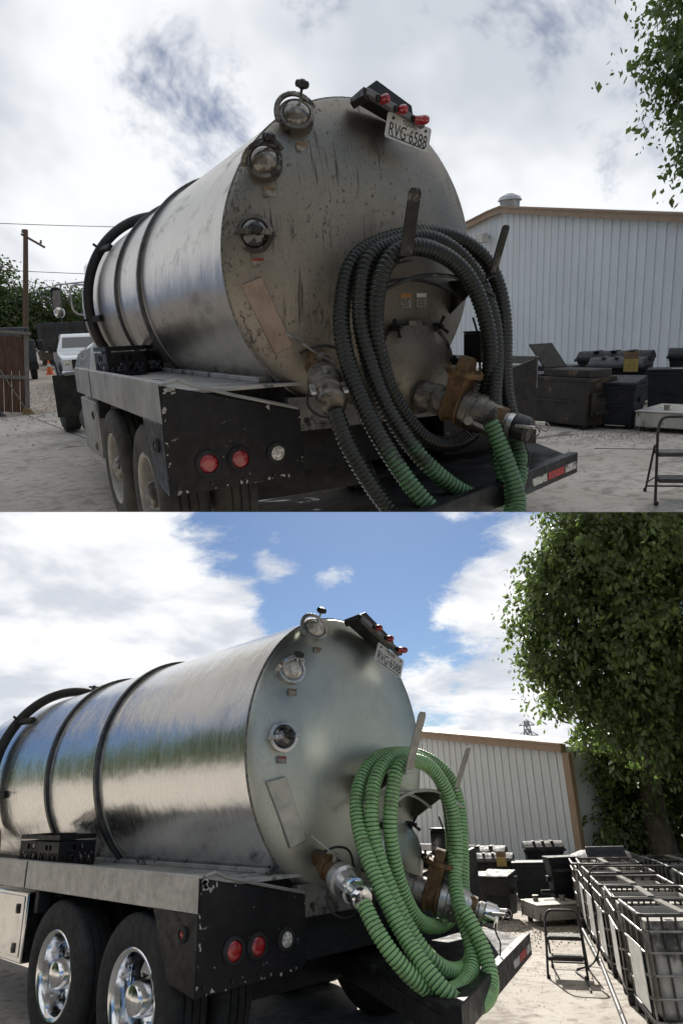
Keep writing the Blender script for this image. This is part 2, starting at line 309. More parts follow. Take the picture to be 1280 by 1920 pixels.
# ------------------------------------------------------------------ mesh builder
def frame(o, x, y=None, z=None):
    """4x4 from origin and x axis (and y or z hint)"""
    x = Vector(x).normalized()
    if z is not None:
        z = Vector(z); y = z.cross(x).normalized(); z = x.cross(y)
    else:
        y = Vector(y); z = x.cross(y).normalized(); y = z.cross(x)
    return Matrix(((x.x, y.x, z.x, o[0]), (x.y, y.y, z.y, o[1]), (x.z, y.z, z.z, o[2]), (0, 0, 0, 1)))
def axis_frame(p0, p1, up=(0, 0, 1)):
    d = (Vector(p1)-Vector(p0)).normalized(); u = Vector(up)
    if abs(d.dot(u)) > 0.98: u = Vector((0, 1, 0))
    s = u.cross(d).normalized(); v = d.cross(s)
    return s, v, d
class MB:
    def __init__(self, M=None):
        self.v = []; self.f = []; self.M = M; self.uv = None; self.col = None
    def add(self, vs, fs):
        o = len(self.v)
        if self.M is not None: vs = [tuple(self.M @ Vector(p)) for p in vs]
        self.v.extend(vs); self.f.extend([tuple(i+o for i in f) for f in fs]); return self
    def box(self, x0, x1, y0, y1, z0, z1):
        return self.add([(x0,y0,z0),(x1,y0,z0),(x1,y1,z0),(x0,y1,z0),(x0,y0,z1),(x1,y0,z1),(x1,y1,z1),(x0,y1,z1)],
                        [(0,3,2,1),(4,5,6,7),(0,1,5,4),(1,2,6,5),(2,3,7,6),(3,0,4,7)])
    def hexa(self, b, t):
        return self.add(list(b)+list(t), [(3,2,1,0),(4,5,6,7),(0,1,5,4),(1,2,6,5),(2,3,7,6),(3,0,4,7)])
    def bar(self, p0, p1, w, h, up=(0, 0, 1)):
        s, v, d = axis_frame(p0, p1, up); p0 = Vector(p0); p1 = Vector(p1)
        q = []
        for p in (p0, p1):
            for a, b in ((-1,-1),(1,-1),(1,1),(-1,1)): q.append(tuple(p + s*(a*w/2) + v*(b*h/2)))
        return self.add(q, [(3,2,1,0),(4,5,6,7),(0,1,5,4),(1,2,6,5),(2,3,7,6),(3,0,4,7)])
    def cyl(self, p0, p1, r0, r1=None, n=20, caps=True):
        r1 = r0 if r1 is None else r1
        return self.lathe(p0, p1, [(0, r0), (1, r1)], n, caps)
    def lathe(self, p0, p1, prof, n=24, caps=True):
        """prof: (t along p0->p1 in 0..1, radius)"""
        s, v, d = axis_frame(p0, p1); p0 = Vector(p0); L = (Vector(p1)-p0)
        vs = []; fs = []
        for t, r in prof:
            c = p0 + L*t
            for k in range(n):
                a = 2*math.pi*k/n; vs.append(tuple(c + s*(r*math.cos(a)) + v*(r*math.sin(a))))
        for i in range(len(prof)-1):
            for k in range(n):
                k2 = (k+1) % n; fs.append((i*n+k, i*n+k2, (i+1)*n+k2, (i+1)*n+k))
        if caps:
            fs.append(tuple(reversed(range(n)))); fs.append(tuple((len(prof)-1)*n+k for k in range(n)))
        return self.add(vs, fs)
    def tube(self, path, r, n=10, caps=True, closed=False):
        P = [Vector(p) for p in path]; m = len(P); vs = []; fs = []
        T = []
        for i in range(m):
            a = P[(i-1) % m] if (closed or i > 0) else P[i]; b = P[(i+1) % m] if (closed or i < m-1) else P[i]
            T.append((b-a).normalized())
        u = Vector((0, 0, 1)) if abs(T[0].z) < 0.9 else Vector((1, 0, 0))
        s = u.cross(T[0]).normalized()
        for i in range(m):
            s = (s - T[i]*s.dot(T[i])).normalized(); w = T[i].cross(s)
            rr = r[i] if isinstance(r, (list, tuple)) else r
            for k in range(n):
                a = 2*math.pi*k/n; vs.append(tuple(P[i] + s*(rr*math.cos(a)) + w*(rr*math.sin(a))))
        for i in range(m if closed else m-1):
            j = (i+1) % m
            for k in range(n):
                k2 = (k+1) % n; fs.append((i*n+k, i*n+k2, j*n+k2, j*n+k))
        if caps and not closed:
            fs.append(tuple(reversed(range(n)))); fs.append(tuple((m-1)*n+k for k in range(n)))
        return self.add(vs, fs)
    def prism(self, poly, d):
        """poly: 3D planar points, extruded by vector d"""
        n = len(poly); d = Vector(d)
        vs = [tuple(p) for p in poly] + [tuple(Vector(p)+d) for p in poly]
        fs = [tuple(reversed(range(n))), tuple(range(n, 2*n))] + [(k, (k+1) % n, n+(k+1) % n, n+k) for k in range(n)]
        return self.add(vs, fs)
    def build(self, name, mat, parent=None, smooth=True, bevel=0.0, loc=None, ang=35):
        me = bpy.data.meshes.new(name); me.from_pydata(self.v, [], self.f); me.validate()
        bm = bmesh.new(); bm.from_mesh(me); bmesh.ops.recalc_face_normals(bm, faces=bm.faces); bm.to_mesh(me); bm.free()
        me.materials.append(mat)
        if smooth:
            me.shade_smooth(); me.set_sharp_from_angle(angle=R_(ang))
        o = bpy.data.objects.new(name, me); COL.objects.link(o)
        if parent is not None:
            root = parent
            while root.parent is not None: root = root.parent
            if loc is None: me.transform(Matrix.Translation(-BASE[root.name]))
            else: o.location = Vector(loc) - BASE[root.name]
            o.parent = parent
        else:
            b = Vector(loc) if loc is not None else Vector((0, 0, 0))
            if loc is not None: me.transform(Matrix.Translation(-b))
            BASE[o.name] = b
            o.matrix_world = PLACE['M'] @ Matrix.Translation(b)
        if bevel:
            md = o.modifiers.new('Bevel', 'BEVEL'); md.width = bevel; md.segments = 2; md.limit_method = 'ANGLE'; md.angle_limit = R_(40)
        if PLACE['list'] is not None: PLACE['list'].append(o)
        return o
def thing(name, label, cat, base, group=None):
    o = bpy.data.objects.new(name, None); o.empty_display_size = 0.2; COL.objects.link(o)
    BASE[o.name] = Vector(base); o.matrix_world = PLACE['M'] @ Matrix.Translation(Vector(base))
    o['label'] = label; o['category'] = cat
    if group: o['group'] = group
    return o
def tag(o, label, cat=None, group=None, kind=None):
    if label: o['label'] = label
    if cat: o['category'] = cat
    if group: o['group'] = group
    if kind: o['kind'] = kind
    return o
def piece(o, parent, loc, rot=None):
    """a copy of a part sharing its mesh, placed elsewhere on the same thing"""
    c = o.copy(); COL.objects.link(c); c.parent = parent
    root = parent
    while root.parent is not None: root = root.parent
    c.location = Vector(loc) - BASE[root.name]
    if rot is not None: c.rotation_euler = rot
    if PLACE['list'] is not None: PLACE['list'].append(c)
    return c
def text_mesh(txt, size):
    cu = bpy.data.curves.new('lettering', 'FONT'); cu.body = txt; cu.size = size; cu.align_x = 'CENTER'; cu.align_y = 'CENTER'; cu.extrude = 0.001
    o = bpy.data.objects.new('lettering_source', cu); COL.objects.link(o)
    dg = bpy.context.evaluated_depsgraph_get(); me = bpy.data.meshes.new_from_object(o.evaluated_get(dg))
    vs = [tuple(v.co) for v in me.vertices]; fs = [tuple(p.vertices) for p in me.polygons]
    bpy.data.objects.remove(o); bpy.data.curves.remove(cu); bpy.data.meshes.remove(me)
    return vs, fs
def catmull(P, step):
    P = [Vector(p) for p in P]; P = [P[0]*2-P[1]] + P + [P[-1]*2-P[-2]]
    out = []
    for i in range(1, len(P)-2):
        a, b, c, d = P[i-1:i+3]; L = (c-b).length; n = max(2, int(L/step))
        for k in range(n):
            t = k/n
            out.append(0.5*((2*b) + (c-a)*t + (2*a-5*b+4*c-d)*t*t + (3*b-a-3*c+d)*t**3))
    out.append(P[-2]); return out
def smooth_path(P, it=2):
    for _ in range(it):
        P = [P[0]] + [(P[i-1]+P[i]*2+P[i+1])/4 for i in range(1, len(P)-1)] + [P[-1]]
    return P

def ribbed_hose(name, path, r, mat, label, greasef, pitch=0.026, nside=18, group=None):
    P = smooth_path(catmull(path, 0.03), 6)
    # resample evenly
    seg = pitch/6; out = [P[0]]; acc = 0
    for i in range(1, len(P)):
        a, b = P[i-1], P[i]; L = (b-a).length
        if L < 1e-6: continue
        pos = seg - acc
        while pos <= L:
            out.append(a + (b-a)*(pos/L)); pos += seg
        acc = L - (pos - seg)
    mb = MB(); rr = []; us = []; gr = []
    for i, p in enumerate(out):
        s = i*seg/pitch; us.append(s); fr = s % 1.0; d = abs(fr-0.5)
        k = 1 - min(1, max(0, (d-0.16)/0.22)); k = k*k*(3-2*k)
        rr.append(r*(0.885+0.115*k)); gr.append(greasef(i/len(out), p))
    mb.tube(out, rr, nside)
    b = out[0]
    o = mb.build(name, mat, None, loc=(b.x, b.y, b.z), ang=80)
    me = o.data
    at = me.attributes.new('grease', 'FLOAT', 'POINT')
    vals = np.repeat(np.array(gr, dtype=np.float32), nside); full = np.zeros(len(me.vertices), np.float32); full[:len(vals)] = vals
    at.data.foreach_set('value', full)
    uvl = me.uv_layers.new(name='UVMap'); uarr = np.repeat(np.array(us, dtype=np.float32), nside); uf = np.zeros(len(me.vertices), np.float32); uf[:len(uarr)] = uarr
    li = np.empty(len(me.loops), np.int32); me.loops.foreach_get('vertex_index', li)
    uv = np.zeros((len(li), 2), np.float32); uv[:, 0] = uf[li]; uvl.data.foreach_set('uv', uv.ravel())
    return tag(o, label, 'hose', group)

# ------------------------------------------------------------------ ground of both yards
def sheet(name, poly, z, mat, label=None, thick=0.0, kind='structure'):
    mb = MB()
    if thick: mb.prism([(x, y, z) for x, y in poly], (0, 0, -thick))
    else: mb.add([(x, y, z) for x, y in poly], [tuple(range(len(poly)))])
    o = mb.build(name, mat, None, smooth=False)
    o['kind'] = kind
    if label: o['label'] = label
    return o
conc_U = m_ground('yard concrete grey', (0.46, 0.405, 0.34), (0.60, 0.545, 0.47), (0.25, 0.21, 0.17), 0.5, 1.0)
conc_L = m_ground('yard concrete sunlit', (0.42, 0.38, 0.33), (0.60, 0.555, 0.495), (0.21, 0.17, 0.135), 0.5, 0.0)
gravel_m = m_ground('crushed stone', (0.40, 0.32, 0.25), (0.50, 0.42, 0.34), (0.28, 0.22, 0.165), 1.2, 0.0)

def use(pl):
    PLACE['M'] = MU if pl == 'U' else ML
    PLACE['list'] = UPPER if pl == 'U' else None

use('U')
# camera heading in the upper frame and a trapezoid in front of it
def upper_poly(d0, d1, half0, half1):
    h = 0.4736; fx, fy = math.sin(h), math.cos(h); rx, ry = fy, -fx; cx, cy = -2.3036, -4.04
    P = []
    for d, s in ((d0, -half0), (d0, half0), (d1, half1), (d1, -half1)): P.append((cx+fx*d+rx*s, cy+fy*d+ry*s))
    return P
g = sheet('ground', upper_poly(3.0, 260, 14, 190), 0.0, conc_U, 'stained grey concrete yard under the greasy tank truck')
us = sheet('reflector_sheet', upper_poly(3.0, 260, 14, 190), -0.05, pm('pale reflector sheet', (0.74, 0.76, 0.78), 0.9, 0, 0.15, 0.4), 'unseen pale sheet added beneath the upper yard to lighten the clean tank reflection')  # unseen pale sheet, added so the lower tank mirrors a lighter tone
gv = sheet('gravel_yard', [(-12, 10.2), (-1.75, 12.75), (0.6, 13.4), (3.0, 14.2), (9, 19), (30, 120), (-60, 120)], 0.006, gravel_m, 'crushed stone yard where the white pickup is parked')
use('L')
sheet('ground', [(-160, -160), (160, -160), (160, 300), (-160, 300)], 0.0, conc_L, 'sunlit pale concrete yard around the clean tank truck')

# ------------------------------------------------------------------ the tank truck
def tank_truck(pl):
    use(pl); U = pl == 'U'
    if U: D = dict(R=.928, zc=1.911, y1=2.194, y2=3.25, rx=-1.389, rt=1.262, rb=1.026, ry=-.102, bx=-.54, bz=1.040, b0=.622, sy=.404,
        lights=[(-1.151,.781),(-.956,.784),(-.712,.791)], side=(.064,.893), g=[(-.45,2.664),(-.668,2.419),(-.766,2.044)],
        plac=[(-.859,1.777),(-.753,1.816),(-.586,1.427),(-.681,1.379)], plate=((.016,2.703),(.315,2.634),(.316,2.505),(.016,2.565)),
        lamps=[(-.031,2.745),(.085,2.702),(.201,2.660)], tray=((-.125,2.770),(.255,2.628)),
        hk=((-.141,-.717,1.878),(-.163,-.852,2.186)), hr=((.575,-.571,1.803),(.591,-.667,2.055)), man=(.216,1.249,.265),
        v0=(.259,-.403,1.063), v1=(.544,-.889,.894), w0=(-.488,-.302,1.293), w1=(-.596,-.639,1.152), wy=(1.81,.60))
    else: D = dict(R=1.015, zc=1.970, y1=2.192, y2=3.254, rx=-1.395, rt=1.220, rb=1.016, ry=-.086, bx=-.56, bz=1.040, b0=.610, sy=.421,
        lights=[(-1.143,.80),(-.964,.80),(-.734,.805)], side=(.057,.905), g=[(-.459,2.818),(-.721,2.486),(-.817,2.027)],
        plac=[(-.917,1.741),(-.794,1.773),(-.609,1.371),(-.709,1.324)], plate=((.030,2.778),(.332,2.660),(.333,2.510),(.032,2.613)),
        lamps=[(.003,2.872),(.13,2.803),(.26,2.728)], tray=((-.16,2.930),(.30,2.690)),
        hk=((-.146,-.71,1.796),(-.148,-.868,2.162)), hr=((.572,-.562,1.679),(.612,-.68,1.961)), man=(.215,1.175,.262),
        v0=(.217,-.373,1.015), v1=(.48,-.828,.851), w0=(-.518,-.292,1.196), w1=(-.617,-.638,1.072), wy=(1.80,.66))
    R, zc = D['R'], D['zc']; LEN = 5.7; DISH = 0.21; TP = 0.004 if U else 0.012; DX = 0.05 if U else 0.105
    EX = lambda x: x*(1-DX/R)-DX
    Ry = lambda y: R-TP*max(0, y)
    Zy = lambda y: zc-TP*max(0, y)
    lab = ('grimy stainless tank truck with dirt-streaked head and dull wheels under a grey sky' if U else
           'clean polished tank truck with bright chrome wheels and a washed silver head under blue sky')
    T = thing('tank_truck', lab, 'tank truck', (0, 2.5, 0))
    def hy(x, z):
        q = min(0.999, math.hypot((x+DX)/(1-DX/R), z-zc)/R); return -DISH*(1-q**2.8)**0.62
    # shell, heads
    mb = MB(); n = 128
    ys = [0.0, 0.7, 1.5, 2.2, 3.25, 4.4, LEN]
    for i, y in enumerate(ys):
        for k in range(n):
            a = 2*math.pi*k/n; mb.v.append((EX(Ry(y)*math.cos(a)), y, Zy(y)+Ry(y)*math.sin(a)))
    for i in range(len(ys)-1):
        for k in range(n): mb.f.append((i*n+k, i*n+(k+1) % n, (i+1)*n+(k+1) % n, (i+1)*n+k))
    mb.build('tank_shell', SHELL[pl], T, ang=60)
    for y0, sg, nm in ((0.0, 1, 'tank_head'), (LEN, -1, 'front_head')):
        mb = MB(); rings = [1.0, .992, .98, .965, .945, .92, .89, .85, .8, .73, .65, .55, .44, .32, .2, .1]
        for q in rings:
            y = y0 - sg*DISH*(1-min(q, .9999)**2.8)**0.62
            for k in range(n):
                a = 2*math.pi*k/n; mb.v.append((EX(Ry(y0)*q*math.cos(a)), y, Zy(y0)+Ry(y0)*q*math.sin(a)))
        for i in range(len(rings)-1):
            for k in range(n): mb.f.append((i*n+k, i*n+(k+1) % n, (i+1)*n+(k+1) % n, (i+1)*n+k))
        mb.v.append((EX(0), y0-sg*DISH, Zy(y0))); c = len(mb.v)-1; o = (len(rings)-1)*n
        for k in range(n): mb.f.append((o+k, o+(k+1) % n, c))
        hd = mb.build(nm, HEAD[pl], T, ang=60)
        if sg == 1: tag(hd, 'dished rear head streaked and spotted with grease' if U else 'dished rear head, brushed clean')
    def hoop(name, y, r, w, h, mat, parent=T):
        m = MB(); k_ = 96; r = Ry(y); zc = Zy(y)
        for k in range(k_):
            a = 2*math.pi*k/k_
            for rr, yy in ((r-0.004, y-w/2), (r+h, y-w/2+.006), (r+h, y+w/2-.006), (r-0.004, y+w/2)): m.v.append((EX(rr*math.cos(a)), yy, zc+rr*math.sin(a)))
        for k in range(k_):
            k2 = (k+1) % k_
            for j in range(4): m.f.append((k*4+j, k*4+(j+1) % 4, k2*4+(j+1) % 4, k2*4+j))
        return m.build(name, mat, parent, ang=50)
    hoop('weld_seam', 0.004, R, 0.024, 0.007, pm('weld bead', (0.20, 0.19, 0.17), 0.5, 0.7, 0.6, 60, 1.0, 120))
    ring_m = pm('band metal', (0.10, 0.10, 0.10), 0.42, 0.8, 0.3, 9)
    ring_e = pm('band flange', (0.34, 0.34, 0.33), 0.4, 0.85, 0.2, 9)
    for y in (D['y1'], D['y2']):
        h1 = hoop('reinforcing_band', y, R, 0.058, 0.036, ring_m)
        hoop('band_flange', y-0.052, R, 0.036, 0.008, ring_e, h1); hoop('band_flange', y+0.052, R, 0.036, 0.008, ring_e, h1)
    # vent pipe arching over the tank
    pa = []
    for a in range(78, 216, 6):
        t = R_(a); rr = Ry(4.62)+0.085; pa.append((EX(rr*math.cos(t)), 4.62, Zy(4.62)+rr*math.sin(t)))
    pa.append((pa[-1][0]+.03, 4.62, 1.15))
    vp = MB().tube(catmull(pa, .08), 0.055, 14).build('vent_pipe', black_rubber, T)
    for a in (142, 188):
        t = R_(a); c = Vector((math.cos(t), 0, math.sin(t))); p = Vector((EX(math.cos(t)*(Ry(4.62)+.085)), 4.62, Zy(4.62)+math.sin(t)*(Ry(4.62)+.085)))
        MB().bar(p+Vector((0, -.03, 0)), p+Vector((.06, -.30, 0)), .07, .045, c).cyl(p+Vector((.0, -.05, 0))+c*.05, p+Vector((0, -.05, 0))+c*.10, .014, n=10).build('pipe_clamp', frame_black, vp, bevel=.004)
    if not U:
        for x, y in ((-.30, 3.9), (-.10, 4.0), (.12, 3.8)):
            z = Zy(y)+math.sqrt(Ry(y)**2-x*x); MB().cyl((x, y, z-.02), (x, y, z+.09), .016, n=10).bar((x-.06, y, z+.07), (x+.06, y, z+.07), .02, .02).build('hatch_bolt', cast_alu, T)
        MB().cyl((0, 4.0, Zy(4)+Ry(4)-.04), (0, 4.0, Zy(4)+Ry(4)+.04), .26, n=28).build('top_hatch', cast_alu, T)
    # cradle and chassis
    MB().box(-.62, .62, .02, 5.6, .93, zc-R*.80).build('tank_cradle', frame_black, T)
    fr = pm('cradle steel', (0.22, 0.21, 0.195), 0.5, 0.6, 0.25, 5, dirt=(.06, .05, .045), dcov=.55, dscale=6)
    cr = MB().box(-.60, .60, -.06, .02, .90, zc-R*.86).build('cradle_plate', fr, T, bevel=.006)
    MB().cyl((-.48, -.055, .965), (-.48, -.066, .965), .020, n=14).build('bolt_hole', black_plain, cr)
    MB().box(-.45, .45, .1, 8.5, .62, .90).build('chassis_rail', frame_black, T)
    MB().box(-1.2, 1.2, .50, 1.95, .36, .58).build('axle_beam', frame_black, T)
    # deck and rail
    rx, rt, rb, ry = D['rx'], D['rt'], D['rb'], D['ry']
    deckm = pm('deck plate', (0.46, 0.45, 0.43), 0.5, 0.5, 0.25, 3, .1, 30, dirt=(.10, .09, .08), dcov=.55, dscale=4)
    MB().box(rx+.02, -.50, ry+.03, 3.40, rt-.075, rt-.055).build('deck_plate', deckm, T)
    MB().box(-.72, -.50, .1, 3.4, rt-.054, rt-.022).build('tank_sill', deckm, T, bevel=.004)
    rm = rail_alu_worn if U else rail_alu
    MB().prism([(rx, ry, rb), (rx, ry, rt), (rx+.06, ry, rt), (rx+.06, ry, rt-.012), (rx+.012, ry, rt-.012), (rx+.012, ry, rb)], (0, 3.42-ry, 0)).build('side_rail', rm, T, bevel=.004)
    MB().box(rx-.004, rx+.001, 2.47, 2.482, rb, rt-.003).build('rail_joint', frame_black, T)
    MB().box(.52, -rx, ry+.03, 3.40, rt-.075, rt-.055).build('deck_plate', deckm, T)
    MB().box(-rx-.012, -rx, ry, 3.42, rb, rt).build('side_rail', rm, T, bevel=.003)
    # tail box
    bx, bz, b0, sy = D['bx'], D['bz'], D['b0'], D['sy']
    tb = MB().prism([(rx-.003, ry, rt-.01), (bx, ry, bz), (bx, ry, b0+.04), (bx-.05, ry, b0+.01), (rx-.003, ry, b0-.012)], (0, .014, 0)).build('tail_panel', black_paint, T, bevel=.005)
    MB().prism([(rx-.006, ry+.001, rb), (rx-.006, sy, rb), (rx-.006, sy-.22, b0+.03), (rx-.006, ry+.001, b0-.012)], (.012, 0, 0)).build('tail_side_panel', black_paint, T, bevel=.004)
    MB().tube([(rx+.03, ry-.004, rt-.006), (rx+.10, ry-.006, rt+.012), (rx+.18, ry-.004, rt-.022), ((rx+bx)/2, ry-.004, (rt+bz)/2+.012), (bx-.02, ry-.004, bz+.014)], .011, 8).build('edge_bead', rail_alu_worn, tb)
    for (x, z), rad, lens, nm in ((D['lights'][0], .062, red_lens, 'tail_light'), (D['lights'][1], .060, red_lens, 'tail_light'), (D['lights'][2], .052, clear_lens, 'reversing_light')):
        g_ = MB().lathe((x, ry+.004, z), (x, ry-.026, z), [(0, rad+.016), (.55, rad+.016), (1, rad+.004), (1, rad-.004), (.5, rad-.006)], 30, False).build(nm, rubber, T)
        MB().lathe((x, ry+.002, z), (x, ry-.024, z), [(0, rad-.003), (.55, rad-.003), (.85, rad*.8), (.97, rad*.45), (1.0, .004)], 30).build('lens', lens, g_)
        if lens is clear_lens:
            for k in range(7):
                a = k*math.pi/3; q = .55*rad if k < 6 else 0
                MB().cyl((x+q*math.cos(a), ry-.018, z+q*math.sin(a)), (x+q*math.cos(a), ry-.0265, z+q*math.sin(a)), rad*.2, rad*.12, 10).build('bulb_cell', cast_alu_clean, g_)
    y, z = D['side']
    g_ = MB().lathe((rx, y, z), (rx-.026, y, z), [(0, .044), (.6, .044), (1, .034), (1, .028), (.5, .026)], 24, False).build('side_marker', rubber, T)
    MB().lathe((rx, y, z), (rx-.024, y, z), [(0, .027), (.6, .027), (.9, .018), (1, .003)], 24).build('lens', red_lens, g_)
    mb = MB(); rs = random.Random(3 if U else 5)
    edges_ = [((rx+.004, rt-.02), (rx+.004, b0), 9), ((rx+.01, b0-.004), (bx-.04, b0+.018), 13), ((rx+.02, rt-.03), (bx-.05, bz-.02), 3), ((bx-.01, bz-.02), (bx-.01, b0+.05), 3), ((rx+.05, b0+.1), (bx-.1, bz-.1), 2)]
    for p_, q_, n_ in edges_:
        for k in range(n_):
            t = rs.random()**(.7 if p_[0] != p_[0] else 1); cx_ = p_[0]+(q_[0]-p_[0])*t+rs.uniform(0, .012); cz_ = p_[1]+(q_[1]-p_[1])*t+rs.uniform(0, .012); sz = rs.choice((.003, .004, .006, .008, .014, .022))
            mm_ = rs.randint(5, 8); an = sorted(rs.uniform(0, 6.28) for _ in range(mm_))
            mb.prism([(min(max(cx_+sz*rs.uniform(.4, 1)*math.cos(a), rx), bx), ry-.0005, cz_+sz*1.2*rs.uniform(.4, 1)*math.sin(a)) for a in an], (0, -.0012, 0))
    for k in range(7):
        cx_, cz_ = rx+.03+rs.uniform(-.01, .06), rt-.05+rs.uniform(-.03, .02); an = sorted(rs.uniform(0, 6.28) for _ in range(7)); sz = rs.uniform(.008, .026)
        mb.prism([(max(cx_+sz*math.cos(a), rx), ry-.0005, cz_+sz*rs.uniform(.5, 1)*math.sin(a)) for a in an], (0, -.0012, 0))
    tag(mb.build('chipped_paint', pm('bare chipped metal', (.42, .41, .38), .55, .3, .2, 20), tb, smooth=False), None, kind='stuff')
    for k in range(4):
        x = bx-.05; MB().cyl((rx+.05+k*.20, ry+.002, b0+.035), (rx+.05+k*.20, ry-.010, b0+.035), .010, n=6).build('bolt', black_plain, tb)
    # right-hand tail panel (mostly hidden behind the hoses)
    MB().prism([(-rx, ry, rt-.01), (-bx, ry, bz), (-bx, ry, b0), (-rx, ry, b0)], (0, .014, 0)).build('tail_panel', black_paint, T)
    # wheels
    wm = dull_alu if U else chrome
    for wy in D['wy']:
        for side in (-1, 1):
            xo = side*abs(rx)*.995; xi = side*(abs(rx)-.30); xi2 = side*(abs(rx)-.64)
            c = .485
            w_ = thing_part = bpy.data.objects.new('wheel', None); COL.objects.link(w_); w_.parent = T; w_.location = (0, 0, 0)
            if PLACE['list'] is not None: PLACE['list'].append(w_)
            RT = .485; tyre = MB()
            for a, b in ((xo, xi), (side*(abs(rx)-.34), xi2)):
                tyre.lathe((a, wy, c), (b, wy, c), [(.05, .285), (.0, .33), (.0, .40), (.05, RT-.028), (.12, RT-.008), (.17, RT), (.30, RT), (.315, RT-.013), (.345, RT-.013), (.36, RT), (.49, RT+.002), (.505, RT-.013), (.535, RT-.013), (.55, RT), (.68, RT), (.695, RT-.013), (.725, RT-.013), (.74, RT), (.84, RT), (.95, RT-.03), (1, .40), (.95, .285)], 56, False)
            tyre.build('tyre', rubber_dusty if U else rubber, w_, ang=50)
            rim = MB().lathe((xo+side*-.012, wy, c), (xo-side*.235, wy, c), [(0, .292), (-.02, .286), (0, .272), (.05, .262), (.12, .255), (.55, .245), (.80, .235), (.86, .20), (.80, .13), (.62, .115), (.60, .10)], 56, False).build('rim', wm, w_, ang=40)
            MB().lathe((xo-side*.19, wy, c), (xo+side*.0, wy, c), [(0, .108), (.75, .10), (.9, .085), (1.0, .04)], 28).build('hub', wm if not U else cast_alu, w_)
            if side == -1:
                for k in range(10):
                    a = 2*math.pi*k/10; p = (wy+.168*math.cos(a), c+.168*math.sin(a))
                    MB().cyl((xo+.205, p[0], p[1]), (xo+.16, p[0], p[1]), .016, .013, 8).build('lug_nut', wm, w_)
    for sx in (-1,):
        wz = MB()
        fx = -.88
        wz.lathe((fx-.14, 9.0, .5), (fx+.16, 9.0, .5), [(0, .30), (0, .42), (.1, .48), (.5, .49), (.9, .48), (1, .42)], 36).build('front_tyre', rubber_dusty if U else rubber, T)
    # hood, cab and mirror in front of the tank
    if U:
        MB().hexa([(-.72, 7.2, .95), (.72, 7.2, .95), (.66, 9.6, .95), (-.66, 9.6, .95)], [(-.62, 7.2, 1.52), (.62, 7.2, 1.52), (.52, 9.6, 1.36), (-.52, 9.6, 1.36)]).build('hood', white_paint, T, bevel=.08)
        MB().box(-.58, .58, 6.1, 7.4, .9, 2.62).build('cab', white_paint, T, bevel=.05)
        MB().bar((-.95, 7.9, .36), (-.95, 7.9, 1.02), .46, .012, (0, 1, 0)).build('mud_flap', rubber_dusty, T)
        MB().bar((-1.0, 7.86, 1.03), (-.62, 7.86, 1.06), .10, .05).build('flap_bracket', rail_alu_worn, T)
        mr = MB().tube(smooth_path(catmull([(-.50, 7, 2.30), (-.78, 7, 2.31), (-.86, 7, 2.27), (-.86, 7, 1.98), (-.80, 7, 1.90), (-.50, 7, 1.86)], .05)), .014, 8).tube([(-.5, 7, 2.36), (-1.04, 7.0, 2.31), (-1.07, 7, 2.26)], .012, 8).build('mirror_arm', cast_alu_clean, T)
        MB().prism([(-1.13, 6.97, 1.97), (-.99, 6.97, 1.97), (-.99, 6.97, 2.24), (-1.02, 6.97, 2.28), (-1.10, 6.97, 2.28), (-1.13, 6.97, 2.24)], (0, .07, 0)).build('mirror_case', black_plain, mr, bevel=.012)
        MB().prism([(-1.118, 6.955, 1.99), (-1.002, 6.955, 1.99), (-1.002, 6.955, 2.235), (-1.118, 6.955, 2.235)], (0, .010, 0)).build('mirror_glass', mirror_glass, mr)
        MB().lathe((-1.05, 6.99, 1.93), (-1.05, 6.94, 1.93), [(0, .075), (.5, .078), (.8, .07), (.95, .04), (1, .004)], 24).build('convex_mirror', mirror_glass, mr)
    # air tanks and toolbox
    tx = -1.375
    tbx = MB().box(tx, -.85, 2.42, 3.32, .48, .985).build('toolbox', rail_alu_worn if U else pm('toolbox polished', (.62, .62, .62), .16, 1, .06, 3, .15, 6), T, bevel=.01)
    MB().box(tx-.006, tx+.001, 2.47, 3.27, .52, .955).build('toolbox_door', rail_alu_worn if U else MATS['toolbox polished'], tbx, bevel=.006)
    for zz in (.58, .86): MB().box(tx-.018, tx-.006, 2.55, 2.60, zz-.035, zz+.035).box(tx-.024, tx-.018, 2.562, 2.588, zz-.018, zz+.018).build('latch', cast_alu, tbx, bevel=.004)
    MB().cyl((-1.05, 3.5, .62), (-1.05, 4.7, .62), .20, n=24).build('air_tank', frame_black, T)
    MB().bar((rx+.05, 2.2, rb), (rx+.05, 2.2, rb-.16), .10, .06).build('rail_hanger', frame_black, T)
    # rear platform (skewed) and bumper bar
    A = Vector((.28, .50, .60)); B = Vector((-.60, -1.30, .60)); C = Vector((1.36, -.505, .60)); dq = (C-B)
    Dq = A + dq*.9
    mb = MB().prism([tuple(B+Vector((0, 0, -.03))), tuple(C+Vector((0, 0, -.03))), tuple(Dq+Vector((0, 0, -.03))), tuple(A+Vector((0, 0, -.03)))], (0, 0, -.05)).build('rear_platform', deck_steel, T, bevel=.006)
    e = dq.normalized(); nrm = Vector((e.y, -e.x, 0))
    bp = MB().bar(B+nrm*.0-e*.0+Vector((0, 0, -.065)), C+Vector((0, 0, -.065)), .07, .145).build('bumper', black_paint, T, bevel=.006)
    L_ = dq.length
    for a, b, m_ in ((.66, .76, tape_white), (.77, .89, tape_red), (.90, .985, tape_white)):
        p = B+dq*a+nrm*.0365+Vector((0, 0, -.075)); q = B+dq*b+nrm*.0365+Vector((0, 0, -.075))
        MB().bar(p, q, .003, .05).build('reflective_tape', m_, bp, smooth=False)
